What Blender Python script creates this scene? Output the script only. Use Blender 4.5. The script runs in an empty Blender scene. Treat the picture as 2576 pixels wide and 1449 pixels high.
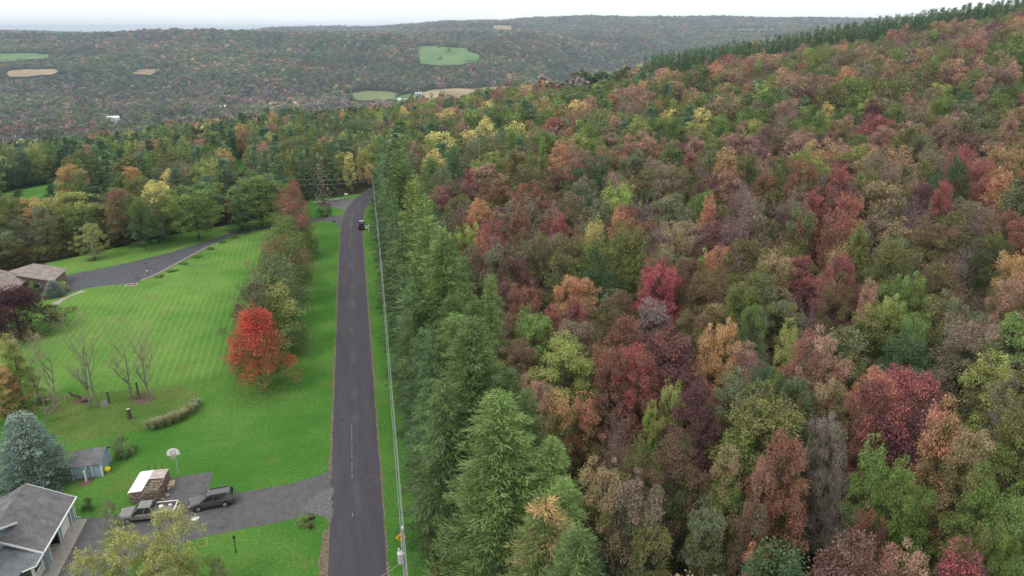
import bpy, bmesh, math, random
import numpy as np
from mathutils import Vector, Matrix, geometry
random.seed(7)
RNG = np.random.default_rng(11)
SC = bpy.context.scene
COL = SC.collection

# ------------------------------------------------------------------ camera, sky, sun, exposure
F_PX = 723.0                      # focal length in pixels of the 1024 wide picture
PITCH = math.radians(19.43)       # looking down
YAW = math.radians(-12.12)        # heading against the road, which runs along +Y
CAM = (2.72, -59.1, 50.0)
cam_d = bpy.data.cameras.new('camera'); cam = bpy.data.objects.new('camera', cam_d); COL.objects.link(cam)
cam.location = CAM; cam.rotation_euler = (math.pi/2 - PITCH, 0, YAW)
cam_d.sensor_width = 36.0; cam_d.lens = 36.0*F_PX/1024.0
cam_d.clip_start = 0.5; cam_d.clip_end = 40000
SC.camera = cam

SUN_EL, SUN_AZ = math.radians(52), math.radians(238)     # azimuth clockwise from +Y: behind and left of the camera
w = bpy.data.worlds.new('World'); SC.world = w; w.use_nodes = True
nt = w.node_tree; nt.nodes.clear()
def N(nt, kind, **kw):
    n = nt.nodes.new(kind)
    for k, v in kw.items():
        if k.startswith('in_'):
            k = k[3:]; n.inputs[int(k) if k.isdigit() else k].default_value = v
        else: setattr(n, k, v)
    return n
sky = N(nt, 'ShaderNodeTexSky', sky_type='NISHITA', sun_disc=False, sun_elevation=SUN_EL, sun_rotation=SUN_AZ, air_density=1.0, dust_density=2.0)
tc = N(nt, 'ShaderNodeTexCoord')
mp = N(nt, 'ShaderNodeMapping'); mp.inputs['Scale'].default_value = (1.2, 1.2, 5.0)
nz = N(nt, 'ShaderNodeTexNoise'); nz.inputs['Scale'].default_value = 1.6; nz.inputs['Detail'].default_value = 5
rp = N(nt, 'ShaderNodeValToRGB')
rp.color_ramp.elements[0].position = 0.36; rp.color_ramp.elements[0].color = (0.86,)*3+(1,)
rp.color_ramp.elements[1].position = 0.60; rp.color_ramp.elements[1].color = (1, 1, 1, 1)
mx = N(nt, 'ShaderNodeMix', data_type='RGBA'); mx.inputs[7].default_value = (14.0, 14.1, 14.0, 1)   # the overcast deck
bg = N(nt, 'ShaderNodeBackground'); bg.inputs['Strength'].default_value = 0.1
wo = N(nt, 'ShaderNodeOutputWorld')
nt.links.new(tc.outputs['Generated'], mp.inputs[0]); nt.links.new(mp.outputs[0], nz.inputs['Vector'])
nt.links.new(nz.outputs[0], rp.inputs[0]); nt.links.new(rp.outputs[0], mx.inputs[0])
nt.links.new(sky.outputs[0], mx.inputs[6]); nt.links.new(mx.outputs[2], bg.inputs[0]); nt.links.new(bg.outputs[0], wo.inputs[0])
sun_d = bpy.data.lights.new('sun', 'SUN'); sun_d.energy = 1.2; sun_d.angle = math.radians(14); sun_d.color = (1.0, 0.96, 0.9)
sun = bpy.data.objects.new('sun', sun_d); COL.objects.link(sun)
_sd = Vector((math.sin(SUN_AZ)*math.cos(SUN_EL), math.cos(SUN_AZ)*math.cos(SUN_EL), math.sin(SUN_EL)))
sun.rotation_euler = _sd.to_track_quat('Z', 'Y').to_euler()
SC.view_settings.view_transform = 'Standard'; SC.view_settings.look = 'None'
SC.view_settings.exposure = 0.0; SC.view_settings.gamma = 1.0
SC.cycles.max_bounces = 5; SC.cycles.diffuse_bounces = 2; SC.cycles.glossy_bounces = 2
SC.cycles.transmission_bounces = 3; SC.cycles.transparent_max_bounces = 6; SC.cycles.volume_bounces = 0

# ------------------------------------------------------------------ terrain
def smooth(a, b, x):
    t = np.clip((x-a)/(b-a), 0, 1); return t*t*(3-2*t)
CY_, SY_ = math.cos(YAW), math.sin(YAW)
def to_cam(x, y):                  # metres to the right of / ahead of the camera, on the map
    dx, dy = x-CAM[0], y-CAM[1]
    return dx*CY_+dy*SY_, -dx*SY_+dy*CY_
def from_cam(xc, yc):
    return CAM[0]+xc*CY_-yc*SY_, CAM[1]+xc*SY_+yc*CY_
def wob(x, y, s, seed):
    r = np.random.default_rng(seed); z = 0
    for k in range(6):
        a = r.uniform(0, 6.28); f = (1+k*0.7)/s
        z = z + np.sin((x*math.cos(a)+y*math.sin(a))*f*6.28+r.uniform(0, 6.28))/(1+k*0.6)
    return z/2.6
def near_z(x, y):
    g = 0.14*np.clip(x-9, 0, 520)*smooth(-40, 40, x-9+30)
    g = np.where(x > 9, g, 0.0)
    left = -0.07*np.clip(-100-x, 0, 900)-0.055*np.clip(y-175, 0, 170)*smooth(-15, -150, x)
    f = -0.03*np.clip(y-215, 0, 125)
    rough = (wob(x, y, 140, 3)*1.6+wob(x, y, 45, 4)*0.5)*(smooth(16, 60, x)+smooth(215, 300, y)*(x < 30))
    return g+left+f+np.clip(rough, -3, 3)
def far_z(x, y):
    xc, yc = to_cam(x, y)
    az = xc/np.maximum(yc, 200)
    wv = wob(x, y, 1600, 21)*130+wob(x, y, 620, 22)*45
    foot = 1480+420*smooth(0.0, 0.16, az)-380*smooth(0.22, 0.5, az)
    A = smooth(-0.06, -0.22, az)                    # the near hill on the left; a side valley opens right of it
    h = -92+smooth(foot, foot+1150+350*(1-A), yc+wv)*(122+12*(1-A))
    h = h-34*A*smooth(2650, 3150, yc+wv)*smooth(-0.62, -0.42, az)+wob(x, y, 520, 23)*11*smooth(1400, 1900, yc)*(1-smooth(2500, 3200, yc)*0.5)
    rise = (62+20*smooth(-0.1, 0.1, az))*smooth(3200, 5200, yc+wv*1.5)*smooth(-0.50, -0.26, az)+8*smooth(3000, 4000, yc)
    rise = rise+wob(x, y, 1700, 24)*17*smooth(2800, 4200, yc)
    rise = rise+35*smooth(6000, 8500, yc)*smooth(0.1, 0.35, az)
    knoll = 14*np.exp(-((xc+1000)/500)**2-((yc-2600)/350)**2)
    gully = -55*np.exp(-((az-0.10)/0.05)**2)*smooth(1700, 2100, yc)*(1-smooth(2500, 3200, yc))-45*np.exp(-((az-0.22)/0.03)**2)*smooth(1900, 2300, yc)*(1-smooth(3000, 3700, yc))
    return h+rise+knoll+gully
def terr(x, y):
    x = np.asarray(x, float); y = np.asarray(y, float)
    b = smooth(338, 900, y+wob(x, y, 300, 9)*8*smooth(40, 120, np.abs(x)))
    b = np.maximum(b, smooth(500, 1100, -x)) if np.ndim(x) else max(b, smooth(500, 1100, -x))
    return near_z(x, y)*(1-b)+far_z(x, y)*b

# rays through the photograph (coordinates of its 2576 x 1449 view) onto the ground
def ray(dx, dy):
    px, py = dx/2.515625, dy/2.515625
    xn, v = (px-512)/F_PX, (py-288)/F_PX
    d = (xn, math.cos(PITCH)-v*math.sin(PITCH), -(math.sin(PITCH)+v*math.cos(PITCH)))
    return np.array((d[0]*CY_-d[1]*SY_, d[0]*SY_+d[1]*CY_, d[2]))
def G(dx, dy, z=0.0):              # point at height z on the flat yard
    r = ray(dx, dy); k = (z-CAM[2])/r[2]
    return (CAM[0]+r[0]*k, CAM[1]+r[1]*k)
_KS = np.concatenate([np.arange(20, 500, 0.5), np.arange(500, 9000, 4)])
def HIT(dx, dy, H=0.0, kmin=20):   # first ground point whose height + H meets the ray
    r = ray(dx, dy); ks = _KS[_KS >= kmin]
    X, Y, Z = CAM[0]+r[0]*ks, CAM[1]+r[1]*ks, CAM[2]+r[2]*ks
    ok = np.nonzero(Z <= terr(X, Y)+H)[0]
    if not len(ok): return None
    i = ok[0]; return (float(X[i]), float(Y[i]), float(ks[i]))
def PROJ(x, y, z):
    dx, dy, dz = np.asarray(x)-CAM[0], np.asarray(y)-CAM[1], np.asarray(z)-CAM[2]
    xc, yc = dx*CY_+dy*SY_, -dx*SY_+dy*CY_
    cp, sp = math.cos(PITCH), math.sin(PITCH)
    dep = yc*cp-dz*sp; up = yc*sp+dz*cp
    dep = np.maximum(dep, 0.1)
    return (512+F_PX*xc/dep)*2.515625, (288-F_PX*up/dep)*2.515625, dep

# ------------------------------------------------------------------ mesh and material helpers
def lin(c): 
    return tuple(((v/255)/12.92 if v/255 <= 0.04045 else (((v/255)+0.055)/1.055)**2.4) for v in c)
def new_mat(name):
    m = bpy.data.materials.new(name); m.use_nodes = True; m.node_tree.nodes.clear()
    t = m.node_tree; o = N(t, 'ShaderNodeOutputMaterial'); b = N(t, 'ShaderNodeBsdfPrincipled')
    t.links.new(b.outputs[0], o.inputs[0]); return m, t, b
def noise_mat(name, c1, c2, scale=8.0, rough=0.8, bump=0.0, metallic=0.0, detail=6, c3=None, spec=0.3, bscale=None, coat=0.0):
    m, t, b = new_mat(name)
    co = N(t, 'ShaderNodeTexCoord'); nz = N(t, 'ShaderNodeTexNoise'); nz.inputs['Scale'].default_value = scale; nz.inputs['Detail'].default_value = detail
    t.links.new(co.outputs['Object'], nz.inputs['Vector'])
    r = N(t, 'ShaderNodeValToRGB'); e = r.color_ramp.elements
    e[0].position = 0.3; e[0].color = c1+(1,); e[1].position = 0.7; e[1].color = c2+(1,)
    if c3:
        q = e.new(0.5); q.color = c3+(1,)
    t.links.new(nz.outputs[0], r.inputs[0]); t.links.new(r.outputs[0], b.inputs['Base Color'])
    b.inputs['Roughness'].default_value = rough; b.inputs['Metallic'].default_value = metallic; b.inputs['Specular IOR Level'].default_value = spec
    b.inputs['Coat Weight'].default_value = coat
    if bump:
        n2 = N(t, 'ShaderNodeTexNoise'); n2.inputs['Scale'].default_value = bscale or scale*4; n2.inputs['Detail'].default_value = 4
        t.links.new(co.outputs['Object'], n2.inputs['Vector'])
        bp = N(t, 'ShaderNodeBump'); bp.inputs['Strength'].default_value = bump; bp.inputs['Distance'].default_value = 0.05
        t.links.new(n2.outputs[0], bp.inputs['Height']); t.links.new(bp.outputs[0], b.inputs['Normal'])
    return m
def fast_mesh(name, v, q, attrs=None, mats=(), midx=None, smooth_f=None):
    me = bpy.data.meshes.new(name); v = np.asarray(v, np.float32); q = np.asarray(q, np.int32); k = q.shape[1]
    me.vertices.add(len(v)); me.vertices.foreach_set('co', v.ravel())
    me.loops.add(q.size); me.loops.foreach_set('vertex_index', q.ravel())
    me.polygons.add(len(q)); me.polygons.foreach_set('loop_start', np.arange(0, q.size, k, dtype=np.int32))
    for n_, a in (attrs or {}).items():
        at = me.attributes.new(n_, 'FLOAT', 'FACE'); at.data.foreach_set('value', np.asarray(a, np.float32))
    for m in mats: me.materials.append(m)
    if midx is not None: me.polygons.foreach_set('material_index', np.asarray(midx, np.int32))
    if smooth_f is not None: me.polygons.foreach_set('use_smooth', np.asarray(smooth_f, bool))
    me.update(calc_edges=True); me.validate(); return me
def link(name, me, parent=None, loc=(0, 0, 0), rotz=0.0, scale=(1, 1, 1)):
    o = bpy.data.objects.new(name, me); COL.objects.link(o)
    o.location = loc; o.rotation_euler = (0, 0, rotz); o.scale = scale
    if parent: o.parent = parent
    return o
def tag(o, label=None, cat=None, group=None, kind=None):
    if label: o['label'] = label
    if cat: o['category'] = cat
    if group: o['group'] = group
    if kind: o['kind'] = kind
    return o
def thing(name, label, cat, loc=(0, 0, 0), rotz=0.0, group=None):
    return tag(link(name, None, None, loc, rotz), label, cat, group)
class MB:                           # collects simple solids; build() links them as ONE mesh object
    def __init__(s): s.v = []; s.f = []
    def add(s, vs, fs):
        k = len(s.v); s.v += [tuple(map(float, p)) for p in vs]; s.f += [[i+k for i in f] for f in fs]; return s
    def box(s, c, d, rz=0.0, taper=1.0):
        x, y, z = d[0]/2, d[1]/2, d[2]/2; ca, sa = math.cos(rz), math.sin(rz); vs = []
        for sz in (-1, 1):
            k = taper if sz > 0 else 1.0
            for sx, sy in ((-1, -1), (1, -1), (1, 1), (-1, 1)):
                a, b = sx*x*k, sy*y*k; vs.append((c[0]+a*ca-b*sa, c[1]+a*sa+b*ca, c[2]+sz*z))
        return s.add(vs, [[3, 2, 1, 0], [4, 5, 6, 7], [0, 1, 5, 4], [1, 2, 6, 5], [2, 3, 7, 6], [3, 0, 4, 7]])
    def tube(s, pts, rad, n=8, cap=True):
        pts = [Vector(p) for p in pts]; rad = rad if isinstance(rad, (list, tuple)) else [rad]*len(pts); vs = []; fs = []
        for i, p in enumerate(pts):
            d = (pts[min(i+1, len(pts)-1)]-pts[max(i-1, 0)]).normalized()
            a = d.cross(Vector((0, 0, 1)) if abs(d.z) < 0.9 else Vector((1, 0, 0))).normalized(); b = d.cross(a)
            for k in range(n):
                t = 2*math.pi*k/n; vs.append(p+(a*math.cos(t)+b*math.sin(t))*rad[i])
        for i in range(len(pts)-1):
            for k in range(n): fs.append([i*n+k, i*n+(k+1) % n, (i+1)*n+(k+1) % n, (i+1)*n+k])
        if cap: fs += [list(range(n))[::-1], list(range((len(pts)-1)*n, len(pts)*n))]
        return s.add(vs, fs)
    def lathe(s, prof, c=(0, 0, 0), n=16):      # profile of (radius, z)
        vs = []; fs = []
        for r, z in prof:
            for k in range(n):
                t = 2*math.pi*k/n; vs.append((c[0]+r*math.cos(t), c[1]+r*math.sin(t), c[2]+z))
        for i in range(len(prof)-1):
            for k in range(n): fs.append([i*n+k, i*n+(k+1) % n, (i+1)*n+(k+1) % n, (i+1)*n+k])
        fs += [list(range(n))[::-1], list(range((len(prof)-1)*n, len(prof)*n))]
        return s.add(vs, fs)
    def prism(s, poly, d0, d1, axis='y'):       # a 2-D outline swept along an axis; outline in the other two coordinates
        n = len(poly)
        def P(a, b, t): return {'y': (a, t, b), 'x': (t, a, b), 'z': (a, b, t)}[axis]
        vs = [P(a, b, d0) for a, b in poly]+[P(a, b, d1) for a, b in poly]
        fs = [list(range(n))[::-1], list(range(n, 2*n))]+[[i, (i+1) % n, n+(i+1) % n, n+i] for i in range(n)]
        return s.add(vs, fs)
    def slab(s, quad, th):                       # a sloping plate: four top corners, thickness down
        a, b, c = (Vector(q) for q in quad[:3]); nn = (b-a).cross(c-a).normalized()
        if nn.z < 0: nn = -nn
        lo = [tuple(Vector(q)-nn*th) for q in quad]; k = len(quad)
        return s.add([tuple(q) for q in quad]+lo, [list(range(k)), list(range(k, 2*k))[::-1]]+[[i, i+k, (i+1) % k+k, (i+1) % k] for i in range(k)])
    def ball(s, c, r, n=12, m=8):
        r = r if isinstance(r, (tuple, list)) else (r, r, r)
        vs = [(c[0], c[1], c[2]-r[2])]; fs = []
        for i in range(1, m):
            p = -math.pi/2+math.pi*i/m
            for k in range(n):
                t = 2*math.pi*k/n; vs.append((c[0]+r[0]*math.cos(p)*math.cos(t), c[1]+r[1]*math.cos(p)*math.sin(t), c[2]+r[2]*math.sin(p)))
        vs.append((c[0], c[1], c[2]+r[2])); L = len(vs)-1
        for k in range(n):
            fs.append([0, 1+(k+1) % n, 1+k]); fs.append([L, L-n+k, L-n+(k+1) % n])
        for i in range(m-2):
            for k in range(n): fs.append([1+i*n+k, 1+i*n+(k+1) % n, 1+(i+1)*n+(k+1) % n, 1+(i+1)*n+k])
        return s.add(vs, fs)
    def build(s, name, mat, parent=None, loc=(0, 0, 0), rotz=0.0, smooth_f=False, bevel=0.0):
        me = bpy.data.meshes.new(name); me.from_pydata(s.v, [], s.f)
        bm = bmesh.new(); bm.from_mesh(me); bmesh.ops.recalc_face_normals(bm, faces=bm.faces)
        if bevel:
            bmesh.ops.bevel(bm, geom=[e for e in bm.edges if e.calc_face_angle(0) > 0.6], offset=bevel, segments=2, affect='EDGES', clamp_overlap=True)
        bm.to_mesh(me); bm.free()
        if smooth_f: me.polygons.foreach_set('use_smooth', [True]*len(me.polygons))
        me.materials.append(mat); me.update(); return link(name, me, parent, loc, rotz)
def poly_sheet(name, pts, z, mat, label=None, kind='structure', drape=False, res=12.0, dens=True):
    """A flat sheet with the outline PTS at height z; draped over the ground when DRAPE."""
    P = [Vector((p[0], p[1])) for p in pts]
    if drape or dens:
        Q = []
        for i, p in enumerate(P):
            q = P[(i+1) % len(P)]; n = max(1, int((q-p).length/res)); Q += [p.lerp(q, k/n) for k in range(n)]
        P = Q
    nb = len(P); V = list(P)
    if drape:
        xs = [p.x for p in P]; ys = [p.y for p in P]
        for gx in np.arange(min(xs), max(xs), res):
            for gy in np.arange(min(ys), max(ys), res): V.append(Vector((gx+random.uniform(-.1, .1)*res, gy+random.uniform(-.1, .1)*res)))
    vo, eo, fo, *_ = geometry.delaunay_2d_cdt(V, [], [list(range(nb))], 1, 1e-4)
    zz = terr(np.array([v.x for v in vo]), np.array([v.y for v in vo])) if drape else np.zeros(len(vo))
    me = bpy.data.meshes.new(name); me.from_pydata([(v.x, v.y, float(zz[i])+z) for i, v in enumerate(vo)], [], [list(f) for f in fo])
    bm = bmesh.new(); bm.from_mesh(me); bmesh.ops.recalc_face_normals(bm, faces=bm.faces)
    if sum(f.normal.z*f.calc_area() for f in bm.faces) < 0: bmesh.ops.reverse_faces(bm, faces=bm.faces)
    bm.to_mesh(me); bm.free()
    me.materials.append(mat); o = link(name, me); return tag(o, label, kind=kind)
HAZE = 0.000125
# ------------------------------------------------------------------ the ground, one sheet to the horizon
def lawn_nodes(t, b, stripes=True):
    co = N(t, 'ShaderNodeTexCoord'); sep = N(t, 'ShaderNodeSeparateXYZ'); t.links.new(co.outputs['Object'], sep.inputs[0])
    n1 = N(t, 'ShaderNodeTexNoise'); n1.inputs['Scale'].default_value = 0.07; n1.inputs['Detail'].default_value = 8; n1.inputs['Roughness'].default_value = 0.65
    n2 = N(t, 'ShaderNodeTexNoise'); n2.inputs['Scale'].default_value = 2.6; n2.inputs['Detail'].default_value = 8; n2.inputs['Roughness'].default_value = 0.75
    for n in (n1, n2): t.links.new(co.outputs['Object'], n.inputs['Vector'])
    r = N(t, 'ShaderNodeValToRGB'); e = r.color_ramp.elements
    e[0].position = 0.30; e[0].color = (0.036, 0.112, 0.020, 1); e[1].position = 0.72; e[1].color = (0.170, 0.285, 0.068, 1)
    q = e.new(0.5); q.color = (0.062, 0.172, 0.030, 1)
    ad = N(t, 'ShaderNodeMath', operation='MULTIPLY_ADD'); ad.inputs[1].default_value = 0.55; ad.inputs[2].default_value = 0.0
    t.links.new(n2.outputs[0], ad.inputs[0])
    a2 = N(t, 'ShaderNodeMath', operation='MULTIPLY_ADD'); a2.inputs[1].default_value = 0.5
    t.links.new(n1.outputs[0], a2.inputs[0]); t.links.new(ad.outputs[0], a2.inputs[2])
    last = a2.outputs[0]
    if stripes:
        # mown swaths: along the road in the far lawn, round the yard near the house
        def wave(vec_expr_x, vec_expr_y, freq, rough=2.0):
            mp = N(t, 'ShaderNodeMapping'); mp.inputs['Rotation'].default_value = (0, 0, vec_expr_x); t.links.new(co.outputs['Object'], mp.inputs[0])
            wv = N(t, 'ShaderNodeTexWave', wave_type='BANDS', bands_direction='X', wave_profile='SIN')
            wv.inputs['Scale'].default_value = freq; wv.inputs['Distortion'].default_value = rough; wv.inputs['Detail'].default_value = 3; wv.inputs['Detail Scale'].default_value = 0.35
            t.links.new(mp.outputs[0], wv.inputs['Vector']); return wv.outputs['Fac']
        wa = wave(math.radians(-3), 0, 0.27, 1.6); wb = wave(math.radians(84), 0, 0.25, 4.0)
        mr = N(t, 'ShaderNodeMapRange'); mr.inputs['From Min'].default_value = 38; mr.inputs['From Max'].default_value = 50; t.links.new(sep.outputs['Y'], mr.inputs['Value'])
        mw = N(t, 'ShaderNodeMix', data_type='FLOAT'); t.links.new(mr.outputs[0], mw.inputs[0]); t.links.new(wb, mw.inputs[2]); t.links.new(wa, mw.inputs[3])
        mh = N(t, 'ShaderNodeMapRange'); mh.inputs['To Min'].default_value = 0.45; t.links.new(mr.outputs[0], mh.inputs['Value']); mw2 = N(t, 'ShaderNodeMath', operation='MULTIPLY'); t.links.new(mw.outputs[0], mw2.inputs[0]); t.links.new(mh.outputs[0], mw2.inputs[1]); mw = mw2
        sh = N(t, 'ShaderNodeMath', operation='POWER'); sh.inputs[1].default_value = 3.0; t.links.new(mw.outputs[0], sh.inputs[0])
        n4 = N(t, 'ShaderNodeTexNoise'); n4.inputs['Scale'].default_value = 0.045; n4.inputs['Detail'].default_value = 3; t.links.new(co.outputs['Object'], n4.inputs['Vector'])
        m4 = N(t, 'ShaderNodeMapRange'); m4.inputs['From Min'].default_value = 0.35; m4.inputs['From Max'].default_value = 0.65; m4.inputs['To Min'].default_value = 0.02; m4.inputs['To Max'].default_value = 0.09; t.links.new(n4.outputs[0], m4.inputs['Value'])
        # the swaths show on the open lawn, hardly on the verge beside the road
        mv = N(t, 'ShaderNodeMapRange'); mv.inputs['From Min'].default_value = -9; mv.inputs['From Max'].default_value = -20; mv.inputs['To Min'].default_value = 0.25; mv.inputs['To Max'].default_value = 1.0; t.links.new(sep.outputs['X'], mv.inputs['Value'])
        mm = N(t, 'ShaderNodeMath', operation='MULTIPLY'); t.links.new(m4.outputs[0], mm.inputs[0]); t.links.new(mv.outputs[0], mm.inputs[1])
        a3 = N(t, 'ShaderNodeMath', operation='MULTIPLY_ADD'); t.links.new(sh.outputs[0], a3.inputs[0]); t.links.new(mm.outputs[0], a3.inputs[1]); t.links.new(last, a3.inputs[2]); last = a3.outputs[0]
        # paler dry lawn in the middle
        lx = N(t, 'ShaderNodeMapRange', interpolation_type='SMOOTHSTEP'); lx.inputs['From Min'].default_value = -14; lx.inputs['From Max'].default_value = -30; lx.inputs['To Max'].default_value = 0.09; t.links.new(sep.outputs['X'], lx.inputs['Value'])
        ly = N(t, 'ShaderNodeMapRange', interpolation_type='SMOOTHSTEP'); ly.inputs['From Min'].default_value = 36; ly.inputs['From Max'].default_value = 58; t.links.new(sep.outputs['Y'], ly.inputs['Value'])
        lm = N(t, 'ShaderNodeMath', operation='MULTIPLY_ADD'); t.links.new(lx.outputs[0], lm.inputs[0]); t.links.new(ly.outputs[0], lm.inputs[1]); t.links.new(last, lm.inputs[2]); last = lm.outputs[0]
    t.links.new(last, r.inputs[0])
    n5 = N(t, 'ShaderNodeTexNoise'); n5.inputs['Scale'].default_value = 0.16; n5.inputs['Detail'].default_value = 5; t.links.new(co.outputs['Object'], n5.inputs['Vector'])
    m5 = N(t, 'ShaderNodeMapRange'); m5.inputs['From Min'].default_value = 0.60; m5.inputs['From Max'].default_value = 0.75; m5.inputs['To Max'].default_value = 0.55; t.links.new(n5.outputs[0], m5.inputs['Value'])
    mix = N(t, 'ShaderNodeMix', data_type='RGBA'); mix.inputs[7].default_value = (0.16, 0.15, 0.055, 1); t.links.new(m5.outputs[0], mix.inputs[0]); t.links.new(r.outputs[0], mix.inputs[6])
    t.links.new(mix.outputs[2], b.inputs['Base Color'])
    b.inputs['Roughness'].default_value = 1.0; b.inputs['Specular IOR Level'].default_value = 0.0
    n3 = N(t, 'ShaderNodeTexNoise'); n3.inputs['Scale'].default_value = 7.0; n3.inputs['Detail'].default_value = 6; n3.inputs['Roughness'].default_value = 0.8; t.links.new(co.outputs['Object'], n3.inputs['Vector'])
    bp = N(t, 'ShaderNodeBump'); bp.inputs['Strength'].default_value = 0.7; bp.inputs['Distance'].default_value = 0.12
    t.links.new(n3.outputs[0], bp.inputs['Height']); t.links.new(bp.outputs[0], b.inputs['Normal'])
M = {}
m, t, b = new_mat('mown_lawn'); lawn_nodes(t, b); M['lawn'] = m
m, t, b = new_mat('rough_grass'); lawn_nodes(t, b, False); M['meadow'] = m
m, t, b = new_mat('weedy_rough_grass'); lawn_nodes(t, b, False); M['rough'] = m
for n in t.nodes:
    if n.type == 'VALTORGB':
        for e_, c_ in zip(n.color_ramp.elements, ((0.032, 0.085, 0.016), (0.082, 0.150, 0.034), (0.26, 0.27, 0.105))): e_.color = c_+(1,)
M['floor'] = noise_mat('forest_floor', (0.018, 0.017, 0.009), (0.055, 0.045, 0.022), 0.35, 0.95, 0.6, c3=(0.028, 0.032, 0.014), spec=0.1)
M['field_green'] = noise_mat('hay_field', (0.085, 0.175, 0.05), (0.19, 0.27, 0.095), 0.012, 0.95, detail=9, spec=0.1)
M['field_tan'] = noise_mat('stubble_field', (0.27, 0.20, 0.12), (0.46, 0.36, 0.22), 0.014, 0.95, detail=9, spec=0.1)
M['field_olive'] = noise_mat('fallow_field', (0.15, 0.18, 0.07), (0.24, 0.26, 0.11), 0.01, 0.95, detail=9, spec=0.1)

def axis(neg, pos, fine, lim, grow=1.12):
    a = [0.0]; st = fine
    while a[-1] < pos: 
        if a[-1] > lim: st *= grow
        a.append(a[-1]+st)
    c = [0.0]; st = fine
    while c[-1] > -neg:
        if c[-1] < -lim: st *= grow
        c.append(c[-1]-st)
    return np.array(sorted(set(a+c)))
gx = axis(9000, 9000, 9.0, 380, 1.06); gy = axis(500, 12500, 9.0, 700, 1.035)
X, Y = np.meshgrid(gx, gy); Z = terr(X, Y)
nx, ny = len(gx), len(gy); ii = (np.arange(ny-1)[:, None]*nx+np.arange(nx-1)[None, :]).ravel()
me = fast_mesh('ground', np.stack([X.ravel(), Y.ravel(), Z.ravel()], 1), np.stack([ii, ii+1, ii+nx+1, ii+nx], 1), mats=[M['floor']], smooth_f=np.ones(len(ii), bool))
tag(link('ground', me), 'dark leaf covered ground under the woods and hills', kind='structure')

# lawn, roads, drives: flat sheets a few millimetres above one another
def irregular(pts, amp, step):
    out = []
    for i in range(len(pts)):
        a, b = Vector(pts[i]), Vector(pts[(i+1) % len(pts)]); n = max(1, int((b-a).length/step)); d = (b-a).normalized(); s = Vector((-d.y, d.x))
        for k in range(n): out.append(tuple(a.lerp(b, k/n)+s*(random.uniform(-amp, amp) if k else 0)))
    return out
lawn = [(8.2, -75), (7.4, -20), (6.9, 40), (6.6, 90), (6.8, 130), (8.0, 165), (10, 182), (2, 181), (-12, 178), (-14, 172), (-16, 160), (-30, 149), (-47, 139), (-62, 124), (-78, 112), (-99, 104), (-99.5, -75)]
poly_sheet('lawn', irregular(lawn, 0.5, 4), 0.004, M['lawn'], 'mown green lawn of the yards beside the road')
# centre line of the road: straight, then bending to the right behind the spruces
CL = [(0, -90), (0, 0), (0, 60), (0, 110), (0.05, 130), (0.3, 143), (1.2, 156), (3.4, 170), (7.0, 183), (12.5, 196), (20, 207), (30, 216)]
def strip(cl, half, z, jitter=0.0, step=1.5):
    P = []
    for i in range(len(cl)-1):
        a, b = Vector(cl[i]), Vector(cl[i+1]); n = max(1, int((b-a).length/step)); P += [a.lerp(b, k/n) for k in range(n)]
    P.append(Vector(cl[-1])); v = []; f = []
    for i, p in enumerate(P):
        d = (P[min(i+2, len(P)-1)]-P[max(i-2, 0)]).normalized(); s = Vector((d.y, -d.x))
        for sg in (-1, 1):
            q = p+s*sg*(half+random.uniform(-jitter, jitter)); v.append((q.x, q.y, z+float(terr(q.x, q.y)) if q.y > 205 else z))
        if i: f.append([2*i-2, 2*i-1, 2*i+1, 2*i])
    return v, f
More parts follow.
